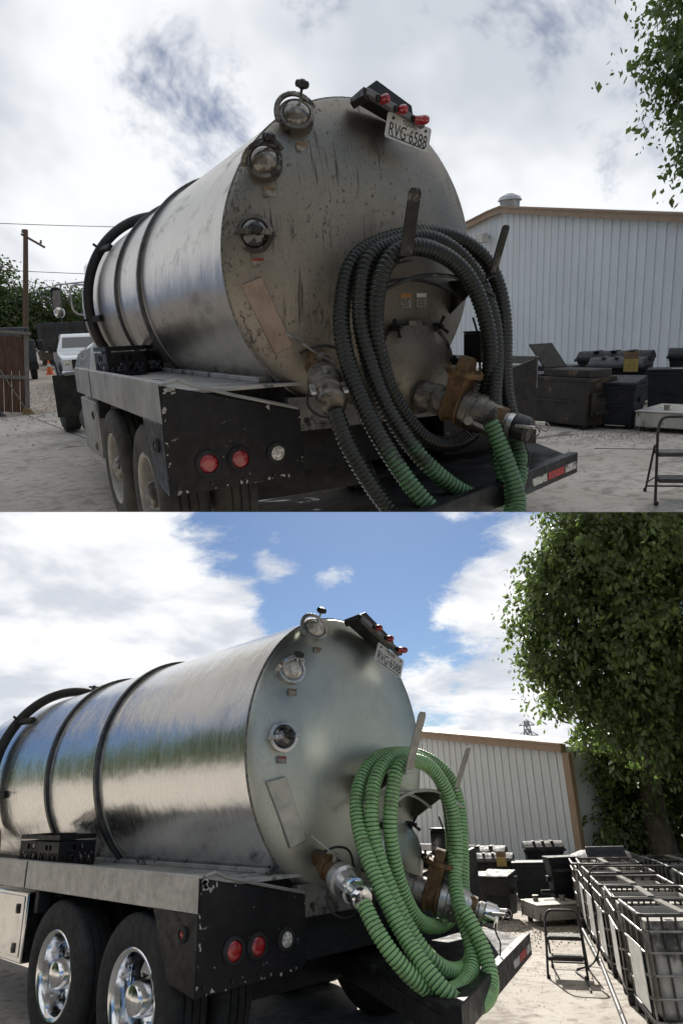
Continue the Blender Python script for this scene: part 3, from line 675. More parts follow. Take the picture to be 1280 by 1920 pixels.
    MB().prism([tuple(A+Vector((0, 0, -.08))), tuple(B+Vector((0, 0, -.08))), tuple(B+Vector((.03, 0, -.22))), tuple(A+Vector((.03, 0, -.22)))], (.012, 0, 0)).build('platform_beam', frame_black, T)
    # sight glasses
    gm = [amber_dark, amber_dark, black_glass] if U else [clear_sight, clear_sight, black_glass]
    fm = hook_greasy if U else hook_clean
    fm2 = cast_greasy if U else cast_alu_clean
    for i, (x, z) in enumerate(D['g']):
        y = hy(x, z); e_ = .02
        nx = Vector((hy(x-e_, z)-hy(x+e_, z), -2*e_, 0)); nz = (hy(x, z-e_)-hy(x, z+e_))
        nv = Vector((-(hy(x+e_, z)-hy(x-e_, z))/(2*e_), -1, -(hy(x, z+e_)-hy(x, z-e_))/(2*e_)))
        nv = Vector((-nv.x*-1, -1, -nv.z*-1)).normalized() if False else Vector((( hy(x+e_, z)-hy(x-e_, z))/(2*e_), -1, (hy(x, z+e_)-hy(x, z-e_))/(2*e_))).normalized()
        p = Vector((x, y, z))
        sg = MB().lathe(p-nv*.02, p+nv*.06, [(0, .100), (.62, .098), (.7, .102), (.95, .102), (1, .094), (1, .080), (.85, .078)], 36, False).build('sight_glass', fm2, T)
        MB().lathe(p+nv*.02, p+nv*.105, [(0, .079), (.45, .077), (.7, .062), (.88, .038), (1, .004)], 32).build('dome', gm[i], sg)
        tilt = (R_(24), R_(22), R_(-4))[i] if U else (R_(30), R_(22), R_(6))[i]
        up = Vector((0, 0, 1)); s_ = up.cross(nv).normalized(); v_ = nv.cross(s_)
        ax = (s_*math.cos(tilt)+v_*math.sin(tilt)); ay = nv.cross(ax)
        if ay.z < 0: ay = -ay
        if i < 2:   # clamp bar swung up over the dome
            arc = [p+ax*(.112*math.cos(t))+nv*(.045+.03*math.sin(t))+ay*(.118*math.sin(t)) for t in [math.pi*k/12 for k in range(13)]] if i == 0 else \
                  [p+ax*(.115*math.cos(t))+nv*(.035+.085*math.sin(t))+ay*(.02+.045*math.sin(t)) for t in [math.pi*k/12 for k in range(13)]]
            kb = p+nv*.09+Vector((.03, 0, .075 if i == 0 else .05)); kd = (nv*.35+Vector((.22, 0, .9))).normalized()
        else:
            arc = [p+ax*(.115*math.cos(t))+nv*(.04+.075*math.sin(t)**.6) for t in [math.pi*k/12 for k in range(13)]]
            kb = p+nv*.118; kd = (nv*.9+Vector((.25, 0, .15))).normalized()
        m_ = MB()
        for k in range(12): m_.bar(arc[k], arc[k+1], .030, .012, nv)
        m_.build('clamp_bar', fm2, sg, bevel=.002)
        MB().cyl(kb-kd*.05, kb+kd*(.042 if i < 2 else .03), .008, n=10).build('clamp_screw', fm2, sg)
        kt = kb+kd*(.042 if i < 2 else .03)
        m_ = MB().lathe(kt-kd*.02, kt+kd*.03, [(0, .012), (.2, .030), (.5, .036), (.8, .030), (1, .010)], 10)
        s2, v2, _ = axis_frame(kt, kt+kd)
        for k in range(5):
            a = 2*math.pi*k/5; m_.lathe(kt+s2*(.028*math.cos(a))+v2*(.028*math.sin(a))-kd*.014, kt+s2*(.028*math.cos(a))+v2*(.028*math.sin(a))+kd*.022, [(0, .006), (.3, .013), (.7, .013), (1, .006)], 8)
        m_.build('clamp_knob', black_plain, sg)
        lx, lz = x+.0, z-.148
        lp = MB(); yl = min(hy(lx-.03, lz), hy(lx+.03, lz+.02))-.004
        lb = lp.box(lx-.036, lx+.036, yl-.002, yl+.012, lz-.024, lz+.024).build('label_plate', sticker, T, smooth=False)
        MB().box(lx-.034, lx+.034, yl-.0045, yl-.002, lz+.008, lz+.022).build('label_header', sticker_red if i == 2 else card_brown, lb, smooth=False)
    # placard frame
    pq = [Vector((x, hy(x, z)-.004, z)) for x, z in D['plac']]
    pb = MB().hexa([pq[0], pq[3], pq[2], pq[1]], [p+Vector((-.006, -.034, 0)) for p in (pq[0], pq[3], pq[2], pq[1])]).build('placard_frame', placard_a if U else placard_b, T, bevel=.005)
    # number plate with lamp tray
    q = [Vector((x, -.285, z)) for x, z in D['plate']]
    e1 = (q[1]-q[0]); Lx = e1.length; e1.normalize(); e3 = (q[3]-q[0]); Hz = e3.length; ctr = sum(q, Vector())/4
    F = frame(ctr, e1, z=(0, -1, 0))
    F = Matrix(((e1.x, 0, -0, ctr.x), (e1.y, 0, -1, ctr.y), (e1.z, 0, 0, ctr.z), (0, 0, 0, 1)))
    upv = Vector((0, -1, 0)).cross(e1)
    F = Matrix(((e1.x, upv.x, 0, ctr.x), (e1.y, upv.y, -1, ctr.y), (e1.z, upv.z, 0, ctr.z), (0, 0, 0, 1)))
    hw, hh = Lx/2, Hz/2
    lpq = MB(F).prism([(-hw+.01, -hh, 0), (hw-.01, -hh, 0), (hw, -hh+.01, 0), (hw, hh-.01, 0), (hw-.01, hh, 0), (-hw+.01, hh, 0), (-hw, hh-.01, 0), (-hw, -hh+.01, 0)], (0, 0, .004)).build('licence_plate', plate_white, T, smooth=False)
    for txt, sz, yy, sc in (('RVG\u00b76588', .088, -.020, .82), ('TEXAS', .034, hh-.030, 1.0)):
        vs, fs = text_mesh(txt, sz); w = max(abs(v[0]) for v in vs)
        k = min(sc, (hw-.02)/w)
        m_ = MB(F); m_.add([(v[0]*k, v[1]*(1.15 if txt[0] == 'R' else 1)+yy, v[2]*.6+.0052) for v in vs], fs); m_.build('plate_lettering', ink, lpq, smooth=False)
    for sx in (-1, 1):
        m_ = MB(F).prism([(sx*(hw-.04)-.012, hh-.03, .0042), (sx*(hw-.04), hh-.014, .0042), (sx*(hw-.04)+.012, hh-.022, .0042), (sx*(hw-.04)+.002, hh-.036, .0042)], (0, 0, .001)); m_.build('plate_mark', ink, lpq, smooth=False)
    MB(F).box(-hw+.03, hw-.03, -hh+.012, -hh+.018, .0042, .0052).build('plate_caption', ink, lpq, smooth=False)
    t0 = Vector((D['tray'][0][0], -.30, D['tray'][0][1])); t1 = Vector((D['tray'][1][0], -.30, D['tray'][1][1])); td = (t1-t0).normalized(); tu = Vector((0, -1, 0)).cross(td)
    t0 = t0+tu*.014; t1 = t1+tu*.014
    tr = MB().bar(t0+tu*.0, t1, .05, .034, tu).build('lamp_bar', pm('lamp bar steel', (.16, .16, .16), .5, .5, .3, 8), T, bevel=.004)
    yb = -.10
    MB().hexa([t0+tu*.02+Vector((-.0, .02, 0)), t1+tu*.02-td*.06+Vector((0, .02, 0)), t1+tu*.015-td*.06+Vector((0, .20, 0)), t0+tu*.015+Vector((0, .20, 0))],
              [t0+td*.06+tu*.105+Vector((0, .03, 0)), t1+tu*.085-td*.09+Vector((0, .03, 0)), t1+tu*.07-td*.09+Vector((0, .16, 0)), t0+td*.05+tu*.08+Vector((0, .16, 0))]).build('lamp_hood', black_plain, tr, bevel=.004)
    MB().hexa([t0-td*.005+tu*-.025, t0+td*.03+tu*-.035, t0+td*.03+tu*-.035+Vector((0, .17, 0)), t0-td*.005+tu*-.015+Vector((0, .17, 0))],
              [t0-td*.02+tu*.02, t0+td*.02+tu*.02, t0+td*.02+tu*.02+Vector((0, .17, 0)), t0-td*.01+tu*.012+Vector((0, .17, 0))]).build('lamp_bracket', black_plain, tr, bevel=.004)
    for i, (x, z) in enumerate(D['lamps']):
        p = Vector((x, -.335, z))
        lm = MB().lathe(p+Vector((0, .02, 0)), p+Vector((.012 if i < 2 else .05, -.045, -.004)), [(0, .024), (.3, .026), (.75, .025), (.95, .016), (1, .004)], 16)
        if i == 2: lm.cyl(p+Vector((-.03, -.01, .0)), p+Vector((.05, -.03, .0)), .018, .014, 12)
        lm.build('marker_lamp', red_lens, tr)
        MB().box(p.x-.040, p.x-.022, -.345, -.325, p.z-.016, p.z+.016).build('lamp_clip', black_plain, tr)
    # hose hooks
    hm = hook_greasy if U else hook_clean
    for nm, (b_, t_) in (('hose_hook', D['hk']), ('hose_hook', D['hr'])):
        b_ = Vector(b_); t_ = Vector(t_); d_ = (t_-b_); lat = Vector((1, 0, 0))
        w2 = .040 if nm and b_.x < 0 else .028
        s0 = lat*w2; pts = [b_-s0-d_*.02, b_+s0-d_*.02, t_+s0*.95-d_*.06, t_+s0*.6, t_-s0*.6, t_-s0*.95-d_*.06]
        nn = lat.cross(d_).normalized()
        hk = MB().prism([tuple(p) for p in pts], nn*-.012).build('hose_hook', hm, T, bevel=.004)
        hz = b_.z-.03; yh = hy(b_.x, hz)
        MB().prism([(b_.x-w2, b_.y, hz), (b_.x+w2, b_.y, hz), (b_.x+w2, yh+.01, hz), (b_.x-w2, yh+.01, hz)], (0, 0, .012)).build('hook_arm', hm, hk, bevel=.003)
        gx = b_.x+.0
        MB().prism([(gx-.005, b_.y+.08, hz), (gx-.005, yh+.015, hz), (gx-.005, yh+.03, hz-.20)], (.010, 0, 0)).build('gusset', hook_greasy if U else pm('gusset steel', (.10, .085, .07), .5, .6), hk)
    ax0 = Vector(D['hk'][0]); bx0 = Vector(D['hr'][0])
    sad = []
    for k in range(9):
        t = k/8; x = -.30+t*.86; z = min(D['hk'][0][2], D['hr'][0][2])-.06-.09*(2*t-1)**2*1.4+.05; sad.append((x, z))
    for yy in (-.30, -.60): MB().tube([(x, yy, z-.005) for x, z in sad], .011, 8).build('saddle_rod', hm, T)
    # manway
    mx, mz, mr_ = D['man']; my = hy(mx, mz)
    mwn = MB().lathe((mx, my+.06, mz), (mx, my-.12, mz), [(0, mr_+.012), (.75, mr_+.012), (.75, mr_+.03), (1, mr_+.03), (1, mr_-.01)], 56, False).build('manway', fm2, T)
    MB().lathe((mx, my-.10, mz), (mx, my-.20, mz), [(0, mr_+.02), (.12, mr_+.02), (.25, mr_-.005), (.5, mr_*.82), (.75, mr_*.6), (.92, mr_*.3), (1, .003)], 56).build('manway_cover', HEAD[pl], mwn, ang=50)
    for a in (120, 58, 185, 5, -60, -120):
        t = R_(a); c = Vector((mx+(mr_+.035)*math.cos(t), my-.10, mz+(mr_+.035)*math.sin(t)))
        m_ = MB().cyl(c+Vector((0, .06, 0)), c+Vector((0, -.09, 0)), .011, n=10).bar(c+Vector((0, .0, 0)), c-Vector((math.cos(t), 0, math.sin(t)))*.05, .04, .02, (0, 1, 0)).cyl(c+Vector((0, .01, 0)), c+Vector((0, -.035, 0)), .024, n=12)
        for k in (20, 140, 260):
            kk = R_(k+a); m_.lathe(c+Vector((0, -.05, 0)), c+Vector((.062*math.cos(kk), -.085, .062*math.sin(kk))), [(0, .009), (.7, .010), (1, .013)], 8)
        m_.build('wing_nut', frame_black if U else black_plain, mwn)
    # warning decals above the manway
    for dx, mt, hmat in ((-.035, sticker, sticker_orange), (.085, sticker, plate_white)):
        x = mx+dx; z = mz+mr_+.155; y = min(hy(x-.04, z), hy(x+.04, z+.04))-.003
        dcl = MB().box(x-.038, x+.038, y-.0015, y+.010, z-.045, z+.045).build('warning_decal', mt, T, smooth=False)
        MB().box(x-.036, x+.036, y-.0035, y-.0015, z+.018, z+.040).build('decal_header', hmat, dcl, smooth=False)
        for k in range(4): MB().box(x-.030, x+.026-.008*(k % 2), y-.003, y-.0015, z+.006-.012*k, z+.009-.012*k).build('decal_line', ink, dcl, smooth=False)
    # main outlet valve
    v0, v1 = Vector(D['v0']), Vector(D['v1']); dv = v1-v0; ln = dv.length; dn = dv.normalized(); hs = Vector((0, 0, 1)).cross(dn).normalized(); upn = dn.cross(hs)
    at = lambda t: v0+dv*t
    main = MB().lathe(at(-.18), at(.16), [(0, .088), (.5, .088), (.55, .096), (1, .096)], 32).build('outlet_valve', cast_greasy if U else cast_alu, T)
    vb = MB().lathe(at(.14), at(.34), [(0, .112), (.08, .118), (.2, .118), (.25, .098), (.75, .098), (.8, .118), (.93, .118), (1, .11)], 36)
    vb.hexa([at(.165)+hs*.095, at(.165)-hs*.095, at(.315)-hs*.095, at(.315)+hs*.095], [at(.14)+hs*.10+upn*.20, at(.14)-hs*.10+upn*.20, at(.34)-hs*.10+upn*.20, at(.34)+hs*.10+upn*.20])
    vb.build('valve_body', rust_brass, main, bevel=.010)
    bn = MB().lathe(at(.24)+upn*.195, at(.24)+upn*.225, [(0, .118), (1, .118)], 28).lathe(at(.24)+upn*.22-hs*.0-dn*.035, at(.24)+upn*.22+dn*.035, [(0, .088), (1, .088)], 28); bn.build('valve_bonnet', rust_brass, main, bevel=.004)
    for k in range(8):
        a = 2*math.pi*k/8; c = at(.24)+hs*(.103*math.cos(a))+dn*(.103*math.sin(a)); MB().cyl(c+upn*.19, c+upn*.242, .009, n=6).build('bolt', rust_brass, main)
    cpm = cast_greasy if U else cast_alu_clean
    MB().lathe(at(.34), at(.78), [(0, .112), (.04, .122), (.22, .122), (.24, .114), (.34, .114), (.36, .122), (.56, .120), (.58, .110), (.70, .108), (.80, .098), (.92, .080), (1, .074)], 36).build('valve_coupling', cpm, main)
    MB().lathe(at(.70), at(.80), [(0, .086), (0, .094), (1, .090), (1, .07)], 6).build('hex_nut', rust_brass, main)
    MB().lathe(at(.78), at(.94), [(0, .058), (.3, .060), (.4, .068), (1, .066)], 28).build('outlet_nipple', cast_alu_clean, main)
    cpd = black_plain if U else chrome
    MB().lathe(at(.90), at(1.08), [(0, .070), (.1, .078), (.8, .076), (.85, .070), (1, .066)], 28).build('dust_cap', cpd, main)
    for s_ in (-1, 1):
        MB().bar(at(.96)+hs*(s_*.076)+upn*.02, at(1.16)+hs*(s_*.098)+upn*.05, .018, .030, hs).build('cam_lever', cast_alu_clean, main, bevel=.003)
        rc = at(1.17)+hs*(s_*.098)+upn*.03
        MB().tube([rc+upn*(.026*math.cos(t))+dn*(.026*math.sin(t)) for t in [2*math.pi*k/14 for k in range(14)]], .004, 6, closed=True).build('pull_ring', cast_alu, main)
    MB().bar(at(.50)-hs*.118-upn*.03, at(.86)-hs*.130-upn*.055, .022, .026, hs).cyl(at(.50)-hs*.105-upn*.03, at(.50)-hs*.14-upn*.03, .03, n=14).build('coupling_lever', cast_alu, main, bevel=.004)
    hang = at(1.06)-upn*.07
    MB().tube(smooth_path(catmull([hang, hang+Vector((.01, -.01, -.05)), hang+Vector((.035, -.01, -.08)), hang+Vector((.02, -.015, -.12)), hang+Vector((.03, 0, -.16))], .012)), .006, 6).build('retaining_chain', wire_m, main)
    # operating gear right of the manway
    ox = mx+mr_+.12; gearp = MB().box(ox, ox+.12, -.42, -.24, mz+.02, mz+.20).box(ox+.01, ox+.11, -.44, -.22, mz+.20, mz+.215).build('valve_actuator', black_plain, T, bevel=.008)
    MB().tube([(ox+.05, -.35, mz+.02), (ox+.02, -.40, mz-.12), (v0.x+.1, -.52, v0.z+.2)], .008, 8).tube([(ox+.0, -.34, mz+.30), (ox+.08, -.40, mz-.02)], .007, 8).tube([(ox+.18, -.34, mz+.42), (ox+.12, -.40, mz+.08), (ox+.14, -.42, mz-.20)], .012, 8).build('linkage_rod', black_plain, gearp)
    # left inlet valve and hose coupling
    w0, w1 = Vector(D['w0']), Vector(D['w1']); dw = (w1-w0); wn_ = dw.normalized(); ws = Vector((0, 0, 1)).cross(wn_).normalized(); wu = wn_.cross(ws)
    wt_ = lambda t: w0+dw*t
    lv = MB().lathe(wt_(-.45), wt_(.05), [(0, .055), (.6, .055), (.6, .075), (1, .075)], 24).build('inlet_valve', rust_brass, T)
    MB().lathe(wt_(-.08), wt_(.34), [(0, .085), (.15, .09), (.25, .075), (.7, .075), (.8, .092), (1, .09)], 8).build('valve_body', rust_brass, lv, bevel=.006)
    MB().lathe(wt_(.30), wt_(.72), [(0, .085), (.1, .100), (.5, .102), (.6, .085), (.85, .078), (1, .074)], 32).build('inlet_coupling', cpm, lv)
    MB().lathe(wt_(.70), wt_(1.16), [(0, .074), (.15, .080), (.3, .080), (.34, .068), (.7, .066), (.75, .072), (.9, .072), (1, .060)], 28).build('hose_shank', cast_greasy if U else chrome, lv)
    for s_ in (-1, 1):
        MB().bar(wt_(.66)+ws*(s_*.086)+wu*.02, wt_(.98)+ws*(s_*.088)+wu*.025, .016, .030, ws).build('cam_lever', cast_alu_clean, lv, bevel=.003)
    hp = wt_(.12)+wu*.085
    MB().cyl(wt_(.12)+wu*.05, hp+wu*.03, .024, n=14).bar(hp+wu*.02+Vector((.06, -.02, -.05)), hp+Vector((-.20, .02, .15)), .034, .012, wu).build('valve_handle', cast_alu if U else hook_clean, lv, bevel=.004)
    MB().tube(smooth_path(catmull([hp+Vector((-.12, .03, .03)), hp+Vector((-.02, -.02, .07)), hp+Vector((.10, -.03, .04)), hp+Vector((.12, -.05, -.08))], .02)), .008, 8).build('control_cable', wire_m, lv)
    ch = wt_(.45)-wu*.08
    MB().tube(smooth_path(catmull([ch+Vector((-.08, .04, .03)), ch+Vector((-.10, .02, -.06)), ch+Vector((-.03, -.02, -.13)), ch+Vector((.09, -.03, -.12)), ch+Vector((.12, -.05, -.03))], .015)), .007, 6).build('safety_chain', wire_m, lv)
    return T
tank_truck('U'); tank_truck('L')

# ------------------------------------------------------------------ milk crates on the deck
def milk_crate(pl, c, rot, label):
    use(pl)
    T = thing('milk_crate', label, 'crate', c)
    M = Matrix.Translation(Vector(c)) @ Matrix.Rotation(rot, 4, 'Z')
    w, h = .165, .24
    for k in range(4):
        A = M @ Matrix.Rotation(k*math.pi/2, 4, 'Z')
        s = MB(A)
        s.box(-w, w, -w-.006, -w+.004, h-.035, h); s.box(-w, w, -w-.005, -w+.004, h-.075, h-.052)
        for a, b in ((-w, -.05), (.05, w)): s.box(a, b, -w-.005, -w+.004, h-.115, h-.075)
        s.box(-w, w, -w-.005, -w+.004, h-.135, h-.115); s.box(-w, w, -w-.006, -w+.004, 0, .025)
        for x in (-w+.012, 0, w-.012): s.box(x-.012, x+.012, -w-.0045, -w+.003, .0, h-.05)
        for i in range(5):
            x = -w+.02+i*.062
            s.bar((x, -w, .02), (x+.062, -w, h-.13), .010, .007, (0, 1, 0)); s.bar((x+.062, -w, .02), (x, -w, h-.13), .010, .006, (0, 1, 0))
        s.build('crate_side', crate_plastic, T, smooth=False)
    MB(M).box(-w+.005, w-.005, -w+.005, w-.005, .004, .012).build('crate_floor', crate_plastic, T, smooth=False)
milk_crate('U', (-1.13, 2.35, 1.213), R_(8), 'black plastic milk crate on the grimy truck\'s deck')
milk_crate('U', (-.90, 2.72, 1.213), R_(12), 'black milk crate tucked behind another against the grimy tank')
milk_crate('L', (-1.12, 2.36, 1.168), R_(6), 'black plastic milk crate on the clean truck\'s deck')
milk_crate('L', (-1.08, 2.84, 1.168), R_(10), 'black milk crate at the far end of the clean truck\'s deck')

# ------------------------------------------------------------------ hoses
L1 = [(-0.604, -0.66, 1.041), (-0.603, -0.74, 0.921), (-0.561, -0.84, 0.776), (-0.455, -0.92, 0.638), (-0.295, -0.96, 0.559), (-0.059, -0.95, 0.555), (0.137, -0.9, 0.652), (0.197, -0.82, 0.799), (0.256, -0.72, 0.955), (0.367, -0.62, 1.136), (0.469, -0.55, 1.372), (0.514, -0.5, 1.59), (0.443, -0.46, 1.8), (0.2, -0.46, 1.901), (-0.085, -0.5, 1.887), (-0.284, -0.52, 1.76), (-0.384, -0.55, 1.543), (-0.38, -0.58, 1.319), (-0.356, -0.65, 1.104), (-0.304, -0.75, 0.871), (-0.224, -0.85, 0.701), (-0.015, -0.85, 0.607), (0.293, -0.77, 0.615), (0.362, -0.7, 0.767), (0.479, -0.6, 0.957), (0.622, -0.52, 1.255), (0.702, -0.47, 1.51), (0.674, -0.43, 1.743), (0.455, -0.38, 1.894), (0.143, -0.38, 1.927), (-0.165, -0.39, 1.874), (-0.36, -0.42, 1.696), (-0.43, -0.46, 1.529), (-0.464, -0.55, 1.323), (-0.468, -0.68, 1.102), (-0.427, -0.82, 0.851), (-0.405, -1.0, 0.661), (-0.316, -1.1, 0.531), (-0.108, -1.1, 0.485), (0.095, -1.05, 0.536), (0.157, -0.98, 0.687), (0.152, -0.9, 0.842), (0.15, -0.84, 0.928)]
L2 = [(0.329, -0.6, 0.907), (0.403, -0.62, 1.168), (0.421, -0.62, 1.41), (0.366, -0.62, 1.645), (0.2, -0.62, 1.81), (0.007, -0.62, 1.863), (-0.171, -0.62, 1.808), (-0.241, -0.62, 1.638), (-0.283, -0.62, 1.457), (-0.236, -0.6, 1.247), (-0.156, -0.58, 1.067), (-0.014, -0.55, 0.894), (0.153, -0.52, 0.81), (0.363, -0.48, 0.78), (0.544, -0.45, 0.823)]
U1 = [(-0.593, -0.68, 1.084), (-0.572, -0.76, 0.917), (-0.504, -0.86, 0.719), (-0.413, -0.95, 0.545), (-0.26, -1.0, 0.41), (-0.007, -1.0, 0.303), (0.262, -1.0, 0.319), (0.413, -0.97, 0.45), (0.38, -0.9, 0.669), (0.42, -0.8, 0.876), (0.479, -0.7, 1.087), (0.58, -0.6, 1.302), (0.597, -0.55, 1.526), (0.552, -0.5, 1.718), (0.42, -0.46, 1.906), (0.17, -0.46, 2.007), (-0.094, -0.5, 1.96), (-0.257, -0.52, 1.894), (-0.323, -0.54, 1.725), (-0.351, -0.56, 1.554), (-0.331, -0.6, 1.351), (-0.299, -0.68, 1.132), (-0.215, -0.76, 0.922), (-0.088, -0.86, 0.723), (0.145, -0.9, 0.542), (0.421, -0.88, 0.481), (0.596, -0.82, 0.595), (0.631, -0.74, 0.815), (0.627, -0.65, 1.039), (0.67, -0.57, 1.264), (0.725, -0.5, 1.491), (0.72, -0.45, 1.72), (0.615, -0.42, 1.912), (0.421, -0.38, 2.022), (0.168, -0.38, 2.038), (-0.115, -0.39, 1.982), (-0.311, -0.42, 1.876), (-0.403, -0.46, 1.674), (-0.45, -0.52, 1.501), (-0.452, -0.6, 1.3), (-0.429, -0.75, 1.046), (-0.374, -0.9, 0.825), (-0.27, -1.02, 0.611), (-0.119, -1.1, 0.455), (0.139, -1.1, 0.365), (0.384, -1.05, 0.439), (0.392, -0.98, 0.632), (0.357, -0.9, 0.831), (0.329, -0.85, 0.953)]
U2 = [(0.495, -0.58, 1.013), (0.514, -0.62, 1.242), (0.499, -0.62, 1.464), (0.396, -0.62, 1.711), (0.242, -0.62, 1.859), (0.023, -0.62, 1.936), (-0.153, -0.62, 1.912), (-0.242, -0.62, 1.787), (-0.277, -0.6, 1.607), (-0.267, -0.6, 1.406), (-0.203, -0.6, 1.18), (-0.072, -0.58, 0.983), (0.111, -0.55, 0.823), (0.349, -0.5, 0.777), (0.528, -0.45, 0.828)]
def grease_u(t, p):
    k = min(1, max(0, (p.z-.52)/.72)); return .10+.85*k*k*(3-2*k)
use('U')
ribbed_hose('suction_hose', U1, .050, HOSE['U'], 'long grease-blackened ribbed hose coiled over both hooks of the grimy truck', lambda t, p: 0.0 if t > .93 else (grease_u(t, p) if t > .08 else 0.95))
ribbed_hose('suction_hose', U2, .050, HOSE['U'], 'short black ribbed hose loop nearest the big hook of the grimy truck', lambda t, p: 0.95)
use('L')
ribbed_hose('suction_hose', L1, .050, HOSE['L'], 'long bright green ribbed hose coiled over both hooks of the clean truck', lambda t, p: 0.0)
ribbed_hose('suction_hose', L2, .050, HOSE['L'], 'short green ribbed hose loop nearest the pale hook of the clean truck', lambda t, p: 0.0)

# ------------------------------------------------------------------ metal building
def building(pl, name_label, A, B, prof, right_corner, depth=12):
    """A far-left base point, B right base point; prof(s) -> roof height at distance s from A along the wall"""
    use(pl)
    T = thing('metal_building', name_label, 'building', ((A[0]+B[0])/2, (A[1]+B[1])/2, 0))
    a = Vector((A[0], A[1], 0)); b = Vector((B[0], B[1], 0)); L = (b-a).length; d = (b-a).normalized(); n = Vector((d.y, -d.x, 0))
    if n.dot(Vector((-1, -.3, 0))) < 0: n = -n
    pw = .915; cnt = int(L/pw)+1
    for i in range(cnt):
        s0 = i*pw; s1 = min(L, s0+pw)
        if s1-s0 < .05: break
        mb = MB(); pts = []
        for r in range(3):
            o = r*.305
            for x, h in ((0, .0), (.012, .032), (.040, .032), (.052, 0), (.120, 0), (.126, .006), (.146, .006), (.152, 0), (.205, 0), (.211, .006), (.231, .006), (.237, 0)): pts.append((o+x, h))
        pts.append((.913, 0)); pts = [(min(x, s1-s0), h) for x, h in pts]
        for x, h in pts:
            p = a+d*(s0+x)+n*h
            mb.v.append((p.x, p.y, 0.03)); mb.v.append((p.x, p.y, prof(s0+x)))
        for k in range(len(pts)-1): mb.f.append((2*k, 2*k+2, 2*k+3, 2*k+1))
        mb.build('wall_panel', siding, T, smooth=False)
    # rake trim
    ss = [0] + [k*L/24 for k in range(1, 24)] + [L]
    for k in range(0, 24, 4):
        p = a+d*ss[k]; q = a+d*ss[k+4]
        for j in range(4):
            pass
        m_ = MB()
        for j in range(k, k+4):
            p = a+d*ss[j]+Vector((0, 0, prof(ss[j])-.04))+n*.10; q = a+d*ss[j+1]+Vector((0, 0, prof(ss[j+1])-.04))+n*.10
            m_.bar(p, q, .16, .20); m_.bar(p+n*.05+Vector((0, 0, .09)), q+n*.05+Vector((0, 0, .09)), .12, .05)
        m_.build('rake_trim', tan_trim, T, smooth=False)
    m_ = MB(); dep = -n*depth
    for j in range(24):
        p = a+d*ss[j]+Vector((0, 0, prof(ss[j])+.08)); q = a+d*ss[j+1]+Vector((0, 0, prof(ss[j+1])+.08)); m_.add([tuple(p), tuple(q), tuple(q+dep), tuple(p+dep)], [(0, 1, 2, 3)])
    m_.build('roof', roof_metal, T, smooth=False)
    if right_corner:
        MB().bar(b+n*.02+Vector((0, 0, 0)), b+n*.02+Vector((0, 0, prof(L)-.14)), .22, .12, n).build('corner_trim', tan_trim, T, smooth=False)
        m_ = MB().add([tuple(b), tuple(b+dep), tuple(b+dep+Vector((0, 0, prof(L)))), tuple(b+Vector((0, 0, prof(L))))], [(0, 1, 2, 3)]); m_.build('side_wall', siding, T, smooth=False)
    MB().bar(a+n*.04+Vector((0, 0, .015)), b+n*.04+Vector((0, 0, .015)), .05, .03).build('base_trim', pm('green base', (.06, .14, .09), .7), T, smooth=False)
    return T, a, d, n
Tb, a, d, n = building('U', 'white ribbed metal building behind the bins, its gable peak and floodlight in view', (14.18, 19.6), (12.95, 3.5),
    lambda s: 4.62+ (5.16-4.62)*min(1, s/4.57) if s < 4.57 else 5.16-(s-4.57)*0.187, False)
p = a+d*3.96+Vector((0, 0, 4.36))+n*.04
fl = MB().bar(p, p+n*.25, .12, .10).build('floodlight', galv, Tb, bevel=.01)
q = p+n*.30+Vector((0, 0, -.05)); MB().bar(q-d*.22, q+d*.22, .24, .30).build('lamp_head', pm('lamp cream', (.55, .53, .48), .4), fl, bevel=.02)
p = a+d*4.05-n*.7; MB().cyl(p+Vector((0, 0, 5.0)), p+Vector((0, 0, 5.55)), .30, .34, 20).lathe(p+Vector((0, 0, 5.50)), p+Vector((0, 0, 5.72)), [(0, .40), (.5, .34), (1, .1)], 20).build('roof_ventilator', galv, Tb)
building('L', 'white ribbed metal building beneath the blue sky, its tan right-hand corner by the tree', (15.35, 13.82), (12.53, 4.99), lambda s: 3.93-s*0.138, True, 2.2)

